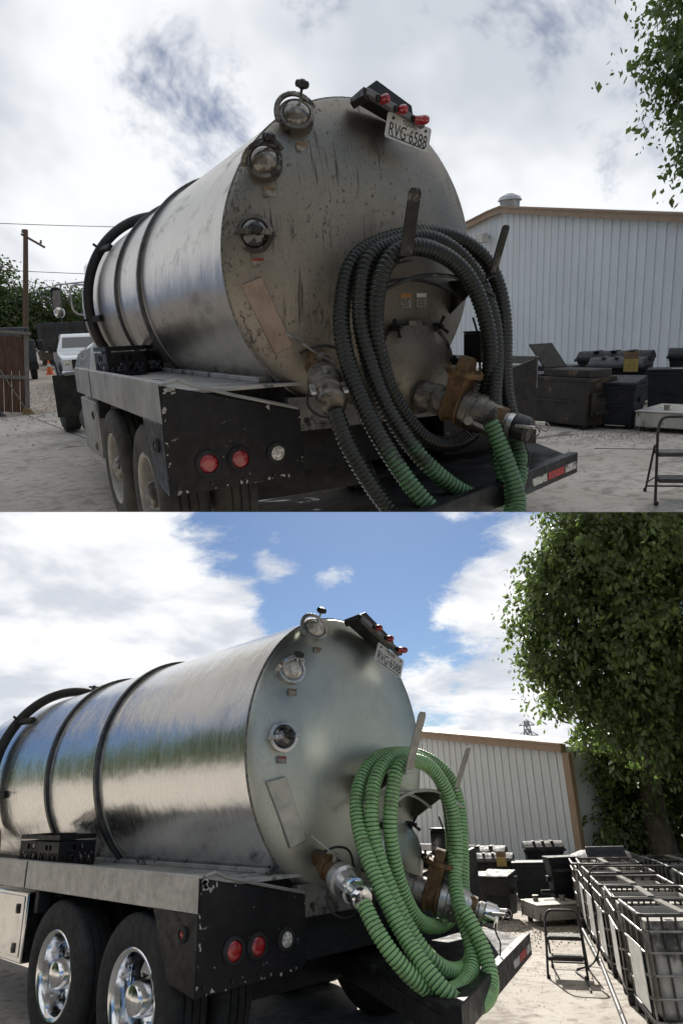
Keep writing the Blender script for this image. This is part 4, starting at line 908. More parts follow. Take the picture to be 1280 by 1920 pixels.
# ------------------------------------------------------------------ bins
def gframe(o, front):
    """origin ground point, x along 'front' direction, y = away from viewer"""
    x = Vector((front[0], front[1], 0)).normalized(); y = Vector((-x.y, x.x, 0))
    return Matrix(((x.x, y.x, 0, o[0]), (x.y, y.y, 0, o[1]), (0, 0, 1, 0), (0, 0, 0, 1)))
def steel_bin(pl, o, front, w, d, h, mat, label, lid='slant', lidmat=None, taper=.03, group='grease bins', feet=True, brand=False):
    use(pl); lidmat = lidmat or mat; d = d*.6; h = h*1.1
    ca, sa = math.cos(R_(17)), math.sin(R_(17)); front = (front[0]*ca-front[1]*sa, front[0]*sa+front[1]*ca)
    F = gframe(o, front); T = thing('grease_bin', label, 'bin', F @ Vector((w/2, d/2, 0)), group)
    z0 = .06 if feet else .01; t = taper; lk = min(1.0, h/.8)
    MB(F).hexa([(t, t, z0), (w-t, t, z0), (w-t, d-t, z0), (t, d-t, z0)], [(0, 0, h), (w, 0, h), (w, d, h), (0, d, h)]).build('body', mat, T, bevel=.018)
    MB(F).box(-.012, w+.012, -.012, .012, h-.05, h+.004).box(-.012, w+.012, d-.012, d+.012, h-.05, h+.004).box(-.012, .012, .012, d-.012, h-.05, h+.004).box(w-.012, w+.012, .012, d-.012, h-.05, h+.004).build('rim', mat, T, bevel=.004)
    MB(F).box(w*.15, w*.85, -.012, .004, h*.52, h*.56).build('rib', mat, T, bevel=.004)
    for x in (-.03, w): MB(F).box(x, x+.03, d*.3, d*.7, h*.62, h*.72).build('lift_pocket', mat, T, bevel=.004)
    if feet:
        for x, y in ((.08, .08), (w-.14, .08), (.08, d-.14), (w-.14, d-.14)):
            MB(F).cyl((x, y+.03, .04), (x+.05, y+.03, .04), .04, n=14).build('wheel', rubber, T)
    if lid == 'slant':
        l = MB(F).hexa([(-.015, -.02, h+.006*lk), (w+.015, -.02, h+.006*lk), (w+.015, d+.01, h+.03*lk), (-.015, d+.01, h+.03*lk)], [(0, 0, h+.05*lk), (w, 0, h+.05*lk), (w, d, h+.14*lk), (0, d, h+.14*lk)]).build('lid', lidmat, T, bevel=.01)
        MB(F).bar((w*.3, -.03, h+.03*lk), (w*.7, -.03, h+.03*lk), .02, .02).build('lid_handle', lidmat, l)
    elif lid == 'round':
        prof = [(-.04, 0), (-.03, .05), (.05, .10), (d*.3, .15), (d*.7, .15), (d-.05, .10), (d+.03, .05), (d+.04, 0)]
        l = MB(F).prism([(-.03, y, h+.006+z*lk) for y, z in prof], (w+.06, 0, 0)).build('lid', lidmat, T, bevel=.012)
        MB(F).box(-.05, w+.05, -.06, -.02, h-.01, h+.035*lk).build('lid_edge', lidmat, l, bevel=.006)
        for k in range(3): MB(F).box(w*(.2+.25*k), w*(.28+.25*k), d*.12, d*.88, h+.15*lk, h+.168*lk).build('lid_rib', lidmat, l, bevel=.006)
    elif lid == 'flat':
        l = MB(F).box(-.02, w+.02, -.02, d+.02, h+.006*lk, h+.045*lk).build('lid', lidmat, T, bevel=.01)
        MB(F).box(w*.3, w*.75, d*.1, d*.3, h+.046*lk, h+.050*lk).build('lid_sticker', plate_white, l, smooth=False)
    elif lid == 'open':
        l = MB(F).box(w*.42, w*.98, .06, d-.05, h+.006*lk, h+.12*lk).build('hatch_collar', mat, T, bevel=.006)
        MB(F).box(w*.45, w*.95, .09, d-.08, h+.1205*lk, h+.124*lk).build('hatch_opening', frame_black, l, smooth=False)
        MB(F).hexa([(w*.42, .06, h+.125*lk), (w*.44, .06, h+.135*lk), (w*.44, d-.05, h+.135*lk), (w*.42, d-.05, h+.125*lk)], [(w*.20, .06, h+.50*lk), (w*.225, .06, h+.515*lk), (w*.225, d-.05, h+.515*lk), (w*.20, d-.05, h+.50*lk)]).build('hatch_lid', mat, l, bevel=.006)
    return T, F
# upper yard
Tn, F = steel_bin('U', (5.15, 4.51), (-.46, -1.51), 1.56, .92, .66, bin_rusty, 'big rust-streaked steel grease bin with its hatch lid standing open', 'open')
MB(F).box(1.545, 1.59, .08, .46, .20, .52).box(1.59, 1.63, .12, .42, .22, .27).build('fork_pocket', bin_rusty, Tn, bevel=.006)
MB(F).box(.05, .62, .02, .53, .732, .756).build('top_plate', lid_grey, Tn, bevel=.004)
steel_bin('U', (5.36, 3.24), (.07, -.73), .74, .80, .56, bin_navy, 'black grease bin with sloping lid beside the rust-streaked open bin', 'slant')
steel_bin('U', (7.55, 5.45), (.25, -1.2), 1.20, .9, .72, bin_black, 'wide black bin with domed lid against the ribbed wall, overcast yard', 'round')
T3, F3 = steel_bin('U', (6.75, 4.42), (.15, -.9), .80, .7, .68, bin_black, 'black bin with domed lid and a yellow notice, overcast yard', 'round', lid_grey)
MB(F3).box(.56, .78, -.085, -.075, .68, .88).build('yellow_notice', yellow_card, T3, smooth=False)
MB(F3).box(.56, .78, -.085, -.075, .882, .99).build('brown_notice', card_brown, T3, smooth=False)
steel_bin('U', (7.05, 3.52), (.4, -1.2), 1.15, .8, .62, bin_navy, 'black bin with flat stickered lid behind the low white steel box, overcast yard', 'flat')
steel_bin('U', (8.35, 4.15), (.4, -1.2), 1.2, .8, .74, bin_black, 'black bin with ridged lid furthest right against the wall, overcast yard', 'round')
steel_bin('U', (7.9, 7.3), (-.1, -1.2), 1.1, .8, .56, bin_black, 'low black bin standing behind the bin with the open hatch', 'flat', lid_grey)
steel_bin('U', (8.9, 6.6), (-.1, -1.2), .9, .8, .62, galv, 'grey galvanised bin against the wall behind the open hatch', 'flat', galv)
steel_bin('U', (6.3, 4.55), (.1, -.9), .62, .5, .60, bin_black, 'small black bin wedged behind the sloping-lid bin, overcast yard', 'flat')
# lower yard
steel_bin('L', (5.32, 3.16), (.05, -.6), .50, .60, .42, bin_rusty, 'rust-stained black bin half hidden behind the green hoses', 'slant', bin_black)
steel_bin('L', (5.13, 2.62), (-.04, -.49), .43, .60, .47, bin_black, 'black grease bin with sloping lid standing alone in front, sunny yard', 'slant')
steel_bin('L', (7.3, 4.75), (.25, -1.2), .95, .85, .56, bin_black, 'wide black bin with domed lid against the wall, sunny yard', 'round', lid_grey)
T3, F3 = steel_bin('L', (6.75, 3.85), (.2, -.9), .62, .6, .52, bin_black, 'black bin with domed lid and a yellow notice, sunny yard', 'round', lid_grey)
MB(F3).box(.38, .54, -.085, -.075, .50, .64).build('yellow_notice', yellow_card, T3, smooth=False)
MB(F3).box(.38, .54, -.085, -.075, .642, .72).build('brown_notice', card_brown, T3, smooth=False)
steel_bin('L', (6.75, 3.10), (.22, -.80), .62, .7, .50, bin_navy, 'square black bin with flat stickered lid behind the low white box, sunny yard', 'flat')
steel_bin('L', (7.6, 3.35), (.3, -.8), .62, .7, .63, bin_black, 'black bin with ridged lid against the building, behind the stickered bin, sunny yard', 'round')
T4, F4 = steel_bin('L', (5.72, 1.80), (.35, -.62), .40, .5, .66, bin_black, 'tall glossy black bin beside the stacked caged totes', 'flat', bin_black, taper=.04)
MB(F4).bar((-.03, -.05, .60), (.43, -.05, .60), .035, .035).build('lift_bar', cage_dark, T4)
MB(F4).cyl((-.18, -.02, .34), (.02, -.02, .34), .028, n=14).build('pipe_stub', bin_black, T4)
# big grey plastic lid on the ground behind the totes
use('L')
T = thing('dumpster', 'wide dark dumpster with a raised ribbed plastic lid behind the totes', 'dumpster', (8.6, 2.0, 0))
F = gframe((7.8, 2.75), (.55, -.80))
MB(F).hexa([(.05, .05, .05), (1.35, .05, .05), (1.35, .75, .05), (.05, .75, .05)], [(0, 0, .50), (1.4, 0, .50), (1.4, .8, .50), (0, .8, .50)]).build('body', bin_navy, T, bevel=.02)
MB(F).hexa([(-.03, -.04, .505), (1.43, -.04, .505), (1.43, .83, .505), (-.03, .83, .505)], [(.35, .2, .66), (1.05, .2, .66), (1.05, .65, .66), (.35, .65, .66)]).build('lid', lid_grey, T, bevel=.012)
ld = MB(F).box(.38, 1.02, .14, .22, .60, .74).build('raised_panel', pm('blue grey lid', (.055, .06, .075), .6), T, bevel=.015)
for k in range(4): MB(F).bar((.44+.14*k, .132, .65+.015*(k % 2)), (.55+.14*k, .132, .69-.015*(k % 2)), .012, .016, (0, 1, 0)).build('raised_rib', lid_grey, ld)

# low white steel boxes
def low_box(pl, o, front, w, d, h, label):
    use(pl); F = gframe(o, front); T = thing('low_steel_box', label, 'steel box', F @ Vector((w/2, d/2, 0)))
    MB(F).box(0, w, 0, d, .07, h).build('body', block_paint, T, bevel=.012)
    MB(F).box(-.01, w+.01, -.01, d+.01, h+.002, h+.016).build('top_plate', block_paint, T, bevel=.004)
    for x, y in ((.08, .08), (w-.08, .08), (.08, d-.08), (w-.08, d-.08)): MB(F).cyl((x, y, 0), (x, y, .068), .035, n=12).build('foot', cage_dark, T)
    for x, y in ((w*.35, d*.22), (w*.55, d*.75)): MB(F).cyl((x, y, h+.017), (x, y, h+.07), .035, n=12).lathe(tuple((x, y, h+.07)), tuple((x, y, h+.085)), [(0, .045), (1, .045)], 8).build('filler_cap', cast_alu, T)
    MB(F).box(-.012, -.002, -.002, .008, .05, h*.8).build('drip_mark', cage_dark, T)
low_box('U', (5.60, 2.50), (.17, -.52), .95, .95, .27, 'low chalky white steel box on the ground beyond the bumper, overcast yard')
low_box('L', (5.40, 2.14), (-.40, -.52), .62, .62, .24, 'low chalky white steel box between the bins and the stool, sunny yard')

# step stools
def stool(pl, fl, e1, e2, w, d, h, label):
    use(pl); e1 = Vector((*e1, 0)).normalized(); e2 = Vector((*e2, 0)); e2 = (e2-e1*e2.dot(e1)).normalized(); o = Vector((*fl, 0)); Z = Vector((0, 0, 1))
    T = thing('step_stool', label, 'step stool', o+e1*(w/2)+e2*(d/2))
    P = lambda x, y, z: o+e1*x+e2*y+Z*z
    yt = d*.42
    MB().tube(smooth_path(catmull([P(0, 0, .0), P(.01, yt*.45, h*.42), P(.02, yt*.9, h*.88), P(.05, yt, h*.985), P(.09, yt, h), P(w/2, yt, h), P(w-.09, yt, h), P(w-.05, yt, h*.985), P(w-.02, yt*.9, h*.88), P(w-.01, yt*.45, h*.42), P(w, 0, 0)], .03), 2), .0115, 10).build('front_frame', stool_paint, T)
    for x in (.012, w-.012):
        MB().tube([P(x, d, 0), P(x, yt+.02, h*.66)], .010, 8).build('rear_leg', stool_paint, T)
        MB().bar(P(x, yt*.6, h*.30), P(x, d*.88, h*.14), .012, .004, e1).build('brace', stool_paint, T)
        for y in (0, d): MB().cyl(P(x-.002, y, .0), P(x-.002, y, .03), .015, n=10).build('rubber_foot', rubber, T)
    for (y0, y1, z) in ((.02, .20, h*.26), (.10, .30, h*.55)):
        s = MB().hexa([P(.02, y0, z), P(w-.02, y0, z), P(w-.02, y1, z), P(.02, y1, z)], [P(.02, y0, z+.028), P(w-.02, y0, z+.028), P(w-.02, y1, z+.028), P(.02, y1, z+.028)]).build('step', stool_paint, T, bevel=.005)
        MB().hexa([P(.035, y0+.012, z+.029), P(w-.035, y0+.012, z+.029), P(w-.035, y1-.01, z+.029), P(.035, y1-.01, z+.029)], [P(.035, y0+.012, z+.033), P(w-.035, y0+.012, z+.033), P(w-.035, y1-.01, z+.033), P(.035, y1-.01, z+.033)]).build('tread', stool_tread, s, smooth=False)
    MB().tube([P(.012, d, .05), P(w-.012, d, .05)], .008, 8).build('rear_bar', stool_paint, T)
stool('L', (2.71, .18), (.15, -.31), (.33, .29), .36, .46, .54, 'folding dark metal step stool on the sunlit concrete beside the totes')
stool('U', (2.52, -.30), (.76, -.65), (.35, .41), .38, .50, .70, 'folding dark metal step stool at the edge of the overcast yard')

# ------------------------------------------------------------------ caged totes in the lower yard
TS = 0.70   # compact totes
def tote(o, front, label, plate=True, dark=False, open_top=True, h=1.13):
    use('L'); w, d = 1.16, .98
    ja = random.uniform(-.05, .05); front = (front[0]*math.cos(ja)-front[1]*math.sin(ja), front[0]*math.sin(ja)+front[1]*math.cos(ja)); h = h*random.uniform(.965, 1.03)
    F = gframe(o, front) @ Matrix.Scale(TS, 4); T = thing('caged_tote', label, 'tote', F @ Vector((w/2, d/2, 0)), 'caged totes in a row')
    cs = cage_steel
    MB(F).box(.0, w, 0, d, .09, .13).box(0, .12, 0, d, .0, .088).box(w-.12, w, 0, d, 0, .088).box(w*.45, w*.55, 0, d, 0, .088).build('pallet', cage_dark, T, bevel=.006)
    MB(F).box(.045, w-.045, .045, d-.045, .135, h-.14).build('bottle', tote_plastic, T, bevel=.07)
    # cut-off top with grease inside
    MB(F).box(.05, w-.05, .05, .075, h-.15, h-.06).box(.05, w-.05, d-.075, d-.05, h-.15, h-.06).box(.05, .075, .075, d-.075, h-.15, h-.06).box(w-.075, w-.05, .075, d-.075, h-.15, h-.06).build('cut_rim', tote_plastic, T)
    v = MB(F).cyl((.0, d/2, h-.01), (.02, d/2, h-.01), .001, n=6)
    for z in (.16, .36, .56, .76, .95):
        c = .05; P = [(c, 0), (w-c, 0), (w, c), (w, d-c), (w-c, d), (c, d), (0, d-c), (0, c)]
        MB(F).tube([(x, y, z) for x, y in P], .013, 8, closed=True).build('cage_ring', cs, T)
    P = [(.04, 0), (w-.04, 0), (w, .04), (w, d-.04), (w-.04, d), (.04, d), (0, d-.04), (0, .04)]
    MB(F).tube([(x, y, h) for x, y in P], .020, 8, closed=True).build('top_rail', cage_dark, T)
    bar = None
    for i in range(10):
        x = .05+i*(w-.10)/9
        for y in (.016, d-.016):
            MB(F).tube([(x, y, .10), (x, y, h)], .0125, 8).build('cage_bar', cage_dark if i % 3 else cs, T)
    for i in range(7):
        y = .08+i*(d-.16)/6
        for x in (.016, w-.016): MB(F).tube([(x, y, .10), (x, y, h)], .0125, 8).build('cage_bar', cage_dark, T)
    if plate:
        MB(F).box(.34, w-.10, -.026, -.016, .22, .80).build('name_plate', tote_plate, T, bevel=.003)
    MB(F).bar((.2, d*.4, h+.022), (w+.02, d*.45, h+.022), .08, .02).build('cross_board', wood_grey, T, smooth=False)
    return T, F
rd = Vector((-.835, -.55))   # row runs towards the camera
st = Vector((5.33, 1.16))
names = ['furthest caged tote of the row, nearest the tall black bin', 'second caged tote from the far end, white plate on its cage', 'third caged tote from the far end, a black cable over its rail', 'fourth caged tote from the far end, next to the nearest one', 'nearest caged tote of the row, cut by the picture\'s right edge']
for i in range(5):
    o = st+rd*(i*.93)+Vector((.55, -.835))*random.uniform(-.03, .05)
    tote((o.x, o.y), rd, names[i])
o = st-rd*.80+Vector((-.05, .02)); tote((o.x, o.y), rd, 'caged tote set back behind the row by the tall bin', plate=False, h=1.05)
for j, k in ((0, 'caged tote in the back row behind the furthest one'), (1, 'caged tote in the back row behind the second one'), (2, 'caged tote in the back row behind the third one')):
    o = st+rd*(j*.93)+Vector((.57, -.82))*.82; tote((o.x, o.y), rd, k, plate=False, h=1.16)
use('L')
cp = st+rd*2.2+Vector((-.55, .835))*.03
o = MB().tube(smooth_path(catmull([(cp.x+.4, cp.y-.6, 0.89), (cp.x+.15, cp.y-.2, 0.89), (cp.x, cp.y, 0.885), (cp.x-.03, cp.y+.05, .74), (cp.x+.01, cp.y+.03, .5), (cp.x-.02, cp.y+.04, .3), (cp.x+.0, cp.y+.05, .15), (cp.x-.05, cp.y+.12, .012), (cp.x-.35, cp.y+.15, .010), (cp.x-.62, cp.y-.10, .010), (cp.x-1.0, cp.y-.35, .010)], .04), 3), .009, 8).build('cable', wire_m, None, loc=(cp.x, cp.y, 0)); tag(o, 'black cable draped over a tote and trailing across the concrete', 'cable')
a0 = st-rd*.2+Vector((-.55, .835))*.07; a1 = st+rd*2.1+Vector((-.55, .835))*.09
o = MB().cyl((a0.x, a0.y, .04), (a1.x, a1.y, .04), .022, n=14).build('drain_pipe', cage_dark, None, loc=(a0.x, a0.y, 0)); tag(o, 'long grey pipe lying along the foot of the totes', 'pipe')
a0 = st+rd*2.0+Vector((-.55, .835))*.07; a1 = st+rd*4.4+Vector((-.55, .835))*.16
o = MB().cyl((a0.x, a0.y, .035), (a1.x, a1.y, .035), .020, n=14).build('drain_pipe', cage_dark, None, loc=(a0.x, a0.y, 0)); tag(o, 'nearer grey pipe at the foot of the closest totes', 'pipe')

# ------------------------------------------------------------------ upper-left background
use('U')
# wooden cabinet
T = thing('wooden_cabinet', 'brown plank cabinet with grey posts at the left edge, broom leaning on it', 'cabinet', (-1.95, 13.3, 0))
cx0, cx1, cy0, cy1, ch = -2.75, -1.55, 13.3, 13.95, 1.78; T.matrix_world = MU @ Matrix.Translation(Vector((-1.66, 13.3, 0))) @ Matrix.Rotation(R_(7), 4, 'Y')
for i in range(7):
    x = cx0+.03+i*.165; MB().box(x, x+.155, cy0+.03, cy0+.055, .06, ch-.06).build('plank', wood_dark, T, bevel=.004)
for i in range(3):
    y = cy0+.06+i*.2; MB().box(cx1-.04, cx1-.02, y, y+.19, .06, ch-.06).build('plank', wood_dark, T, bevel=.004)
for x in (cx0, cx1-.09): MB().box(x, x+.10, cy0, cy0+.10, 0, ch).build('post', wood_grey, T, bevel=.006)
MB().box(cx1-.09, cx1+.01, cy1-.1, cy1, 0, ch).build('post', wood_grey, T, bevel=.006)
MB().box(cx0-.05, cx1+.06, cy0-.05, cy1+.05, ch+.002, ch+.06).build('roof_board', wood_grey, T, bevel=.006)
MB().box(cx0, cx1, cy0-.012, cy0+.02, .80, .88).build('rail', wood_grey, T, bevel=.004)
T = thing('broom', 'broom with straw head leaning against the plank cabinet', 'broom', (-1.62, 13.0, 0)); T.matrix_world = MU @ Matrix.Translation(Vector((-1.36, 13.0, 0)))
MB().tube([(-1.98, 13.24, 1.0), (-1.60, 13.02, .12)], .014, 8).build('handle', wood_grey, T)
mb = MB()
for k in range(60):
    r1, r2 = random.random()-.5, random.random()-.5
    mb.tube([(-1.60+r1*.10, 13.02+r2*.05, .14), (-1.56+r1*.28, 12.98+r2*.14, .0)], .006, 4)
mb.build('bristles', bristle, T, smooth=False)
o = MB(); 
for k in range(9):
    a = k*.7; o.hexa([(-1.95+.12*math.cos(a), 12.9+.1*math.sin(a), 0), (-1.85+.1*math.cos(a), 12.9, 0), (-1.85, 13.0+.05*k % .2, 0), (-1.95, 13.05, 0)], [(-1.93+.05*math.cos(a), 12.95, .16+.02*(k % 4)), (-1.88, 12.95, .20), (-1.87, 13.0, .17), (-1.93, 13.02, .15)])
o = o.build('tarpaulin', black_plain, None, smooth=False, loc=(-1.9, 12.98, 0)); tag(o, 'crumpled black tarpaulin heap at the foot of the cabinet', 'tarpaulin')

# white pickup facing the camera
T = thing('pickup_truck', 'white crew-cab pickup parked on the gravel ahead of the grimy truck', 'pickup truck', (1.35, 23.2, 0))
px0, px1, py = .30, 2.25, 20.6
M = Matrix.Translation(Vector((1.28, 20.6, 0))) @ Matrix.Rotation(R_(-4), 4, 'Z')
def carprof(xh, pts):
    vs = []; n_ = len(pts)
    return vs
side = [(0.02, .50), (0.0, .80), (.08, 1.02), (.30, 1.10), (1.25, 1.16), (1.60, 1.22), (2.05, 1.70), (2.35, 1.82), (3.6, 1.84), (3.95, 1.74), (4.05, 1.24), (5.55, 1.22), (5.6, .6), (5.5, .45), (.2, .42)]
mb = MB(M)
def wid(z): return .96 if z < 1.2 else .96-.22*(z-1.2)/.6
for s in (-1, 1):
    for y, z in side: mb.v.append(tuple(M @ Vector((s*wid(z)*(0.93 if y < .2 else 1), y, z))))
ns = len(side)
mb.f.append(tuple(range(ns))); mb.f.append(tuple(reversed(range(ns, 2*ns))))
for k in range(ns): mb.f.append((k, (k+1) % ns, ns+(k+1) % ns, ns+k))
mb.build('body', white_paint, T, bevel=.05, ang=30)
MB(M).hexa([(-.80, 1.62, 1.235), (.80, 1.62, 1.235), (.80, 1.66, 1.235), (-.80, 1.66, 1.235)], [(-.70, 2.03, 1.70), (.70, 2.03, 1.70), (.70, 2.06, 1.70), (-.70, 2.06, 1.70)]).build('windscreen', car_glass, T)
for s in (-1, 1):
    for y0, y1, nm in ((2.0, 2.75, 'side_window'), (2.85, 3.65, 'side_window')):
        MB(M).hexa([(s*.955, y0, 1.24), (s*.955, y1, 1.24), (s*.935, y1, 1.24), (s*.935, y0, 1.24)], [(s*.815, y0+(.28 if y0 < 2.5 else 0), 1.68), (s*.815, y1, 1.68), (s*.79, y1, 1.68), (s*.79, y0+(.28 if y0 < 2.5 else 0), 1.68)]).build(nm, car_glass, T)
    for wy in (.95, 4.55):
        w_ = MB(M).lathe((s*.98, wy, .40), (s*.70, wy, .40), [(0, .24), (0, .34), (.1, .395), (.5, .40), (.9, .395), (1, .34)], 32).build('wheel', rubber_dusty, T)
        MB(M).lathe((s*.985, wy, .40), (s*.90, wy, .40), [(0, .235), (.4, .21), (.5, .06), (.2, .05)], 24).build('rim', cast_alu_clean, w_)
        MB(M).tube([(s*.965, wy+.46*math.cos(t), .42+.46*math.sin(t)) for t in [math.pi*k/12 for k in range(13)]], .03, 8).build('wheel_arch', black_plain, T)
    MB(M).bar((s*.95, 1.80, 1.24), (s*1.12, 1.80, 1.26), .04, .04).build('mirror_stalk', black_plain, T)
    MB(M).box(min(s*1.05, s*1.22), max(s*1.05, s*1.22), 1.74, 1.86, 1.20, 1.46).build('door_mirror', black_plain, T, bevel=.02)
    MB(M).box(min(s*.62, s*.88), max(s*.62, s*.88), -.03, .05, .82, .98).build('headlight', clear_lens, T, bevel=.02)
    for y0 in (2.82, 3.72): MB(M).box(min(s*.962, s*.966), max(s*.962, s*.966), y0, y0+.012, .52, 1.2).build('door_seam', black_plain, T, smooth=False)
MB(M).box(-.60, .60, -.02, .03, .68, .98).build('grille', black_plain, T, bevel=.01)
MB(M).box(-.95, .95, -.10, .02, .42, .62).build('front_bumper', chrome, T, bevel=.03)

# dark dump truck, a second dark truck, cone
T = thing('dump_truck', 'dark grey steel-sided truck bed with red and white tape, far left background', 'dump truck', (3.4, 43, 0))
M = Matrix.Translation(Vector((1.75, 42.0, 0)))
MB(M).box(0, 5.4, 0, 2.2, 1.15, 2.75).build('bed', truck_grey, T, bevel=.03)
for i in range(7): MB(M).box(.02+i*.85, .14+i*.85, -.06, 0, 1.15, 2.75).build('bed_stake', truck_grey, T)
for z in (1.5, 1.95, 2.4): MB(M).box(0, 5.3, -.035, -.001, z, z+.09).build('bed_rib', truck_grey, T)
for i in range(4): MB(M).box(.1+i*.45, .1+i*.45+.44, -.075, -.062, 1.02, 1.12).build('reflective_tape', tape_red if i % 2 else tape_white, T, smooth=False)
MB(M).box(-.1, 5.4, .0, 2.2, .55, 1.14).build('chassis', pm('muddy chassis', (.07, .06, .045), .8), T)
for x in (.9, 2.0, 4.5): MB(M).lathe((x, -.02, .5), (x, .4, .5), [(0, .3), (0, .42), (.1, .5), (.9, .5), (1, .42)], 24).build('wheel', rubber, T)
T = thing('parked_truck', 'dark truck front with square black door mirror behind the cabinet', 'truck', (.1, 30, 0))
M = Matrix.Translation(Vector((-.35, 30.0, 0)))
MB(M).box(-.9, .75, 0, 2.0, .7, 1.75).box(-.8, .65, 1.0, 2.6, 1.75, 2.3).build('cab', truck_grey, T, bevel=.08)
MB(M).box(-.6, .45, .97, .99, 1.8, 2.2).build('windscreen', car_glass, T)
MB(M).box(.85, 1.15, .5, .65, 1.25, 1.70).build('door_mirror', black_plain, T, bevel=.05)
for x in (-.7, .45): MB(M).lathe((x, .6, .45), (x+.25, .6, .45), [(0, .3), (0, .4), (.1, .45), (.9, .45), (1, .4)], 24).build('wheel', rubber, T)
MB(M).box(-.9, .75, -.1, 0, .45, .75).build('front_bumper', frame_black, T)
T = thing('traffic_cone', 'small orange traffic cone on the gravel by the dark trucks', 'traffic cone', (1.25, 34.5, 0))
MB().lathe((1.25, 34.5, .03), (1.25, 34.5, .72), [(0, .17), (.5, .10), (1, .03)], 20).build('cone', orange, T)
MB().box(1.03, 1.47, 34.28, 34.72, .0, .035).build('base', orange, T)
MB().lathe((1.25, 34.5, .40), (1.25, 34.5, .55), [(0, .108), (1, .074)], 20).build('collar', plate_white, T)
# dark fence line closing the yard behind the trucks
# utility pole and wires
T = thing('utility_pole', 'brown wooden utility pole with a small crossarm, far left', 'utility pole', (.62, 47, 0)); T.matrix_world = MU @ Matrix.Translation(Vector((.90, 46.2, 0))) @ Matrix.Rotation(R_(8.2), 4, 'Y')
MB().lathe((.62, 47, 0), (.62, 47, 8.6), [(0, .20), (1, .14)], 16).build('pole', pole_wood, T)
MB().bar((.35, 47, 8.3), (1.75, 47, 7.7), .12, .12).build('crossarm', pole_wood, T)
for x, z in ((.45, 8.42), (1.5, 7.95)): MB().lathe((x, 47, z-.05), (x, 47, z+.16), [(0, .05), (.4, .09), (.6, .05), (1, .07)], 10).build('insulator', cast_alu, T)
for i, (z0, z1, lb) in enumerate(((9.5, 10.4, 'topmost overhead wire crossing behind the pipe arch'), (7.3, 6.2, 'middle overhead wire from the utility pole'), (5.3, 4.2, 'lowest overhead wire from the utility pole'))):
    pts = [(-14+t*44, 47.2+t*4, z0+(z1-z0)*t - 1.0*(1-(2*t-1)**2)*.7) for t in [k/16 for k in range(17)]]
    o = MB().tube(pts, .022, 6).build('overhead_wire', wire_m, None, loc=pts[0]); tag(o, lb, 'wire', 'overhead wires')

# ------------------------------------------------------------------ trees
def leaves(name, mat, parent, lobes, ncl, per, lsize, crad, inside=0.72, clip=None, droop=0.35, spray=0.0):
    vol = np.array([l[1][0]*l[1][1]*l[1][2] for l in lobes])**(2/3); vol = vol/vol.sum()
    pick = rng.choice(len(lobes), ncl, p=vol)
    dirs = rng.normal(size=(ncl, 3)); dirs /= np.linalg.norm(dirs, axis=1)[:, None]
    rad = inside+(1.06-inside)*rng.random(ncl)**0.6
    ph = rng.random(3)*6; rad = rad*(1+.16*np.sin(dirs@np.array([5., 3., 4.])+ph[0])+.13*np.sin(dirs@np.array([-4., 7., 6.])+ph[1]))
    cc = np.array([lobes[i][0] for i in pick])+dirs*rad[:, None]*np.array([lobes[i][1] for i in pick])
    c = np.repeat(cc, per, 0); dd = np.repeat(dirs, per, 0); m = len(c)
    if spray > 0:
        tt = rng.random(m); L_ = np.repeat(spray*(.4+1.2*rng.random(ncl)), per); hd = np.repeat(dirs*np.array([1, 1, .25])+rng.normal(size=(ncl, 3))*.45, per, 0)
        c = c+hd*(tt*L_)[:, None]*.8; c[:, 2] -= tt**1.7*L_*.9
    c = c+rng.normal(size=(m, 3))*crad*np.array([1, 1, .8])
    nrm = dd*0.7+rng.normal(size=(m, 3))*0.6+np.array([0, 0, .35]); nrm /= np.linalg.norm(nrm, axis=1)[:, None]
    tip = rng.normal(size=(m, 3))*.7+dd*.5+np.array([0, 0, -droop*2]); tip -= nrm*(tip*nrm).sum(1)[:, None]; tip /= np.linalg.norm(tip, axis=1)[:, None]
    sd_ = np.cross(nrm, tip); s = lsize*(0.45+1.15*rng.random(m)**1.5)[:, None]
    v0 = c-tip*s*.5; v1 = c+sd_*s*.30-nrm*s*.06; v2 = c+tip*s*.55-nrm*s*.10; v3 = c-sd_*s*.30-nrm*s*.06
    if clip is not None:
        k = clip(c); v0, v1, v2, v3 = v0[k], v1[k], v2[k], v3[k]; m = len(v0)
    V = np.stack([v0, v1, v2, v3], 1).reshape(-1, 3); 
    root = parent
    V = V-np.array(BASE[root.name])
    me = bpy.data.meshes.new(name); me.vertices.add(len(V)); me.vertices.foreach_set('co', V.astype(np.float32).ravel())
    me.loops.add(4*m); me.loops.foreach_set('vertex_index', np.arange(4*m, dtype=np.int32)); me.polygons.add(m)
    me.polygons.foreach_set('loop_start', np.arange(0, 4*m, 4, dtype=np.int32)); me.update(calc_edges=True); me.validate()
    me.materials.append(mat); o = bpy.data.objects.new(name, me); COL.objects.link(o); o.parent = parent; o['kind'] = 'stuff'
    if PLACE['list'] is not None and clip is None and False: PLACE['list'].append(o)
    return o, cc
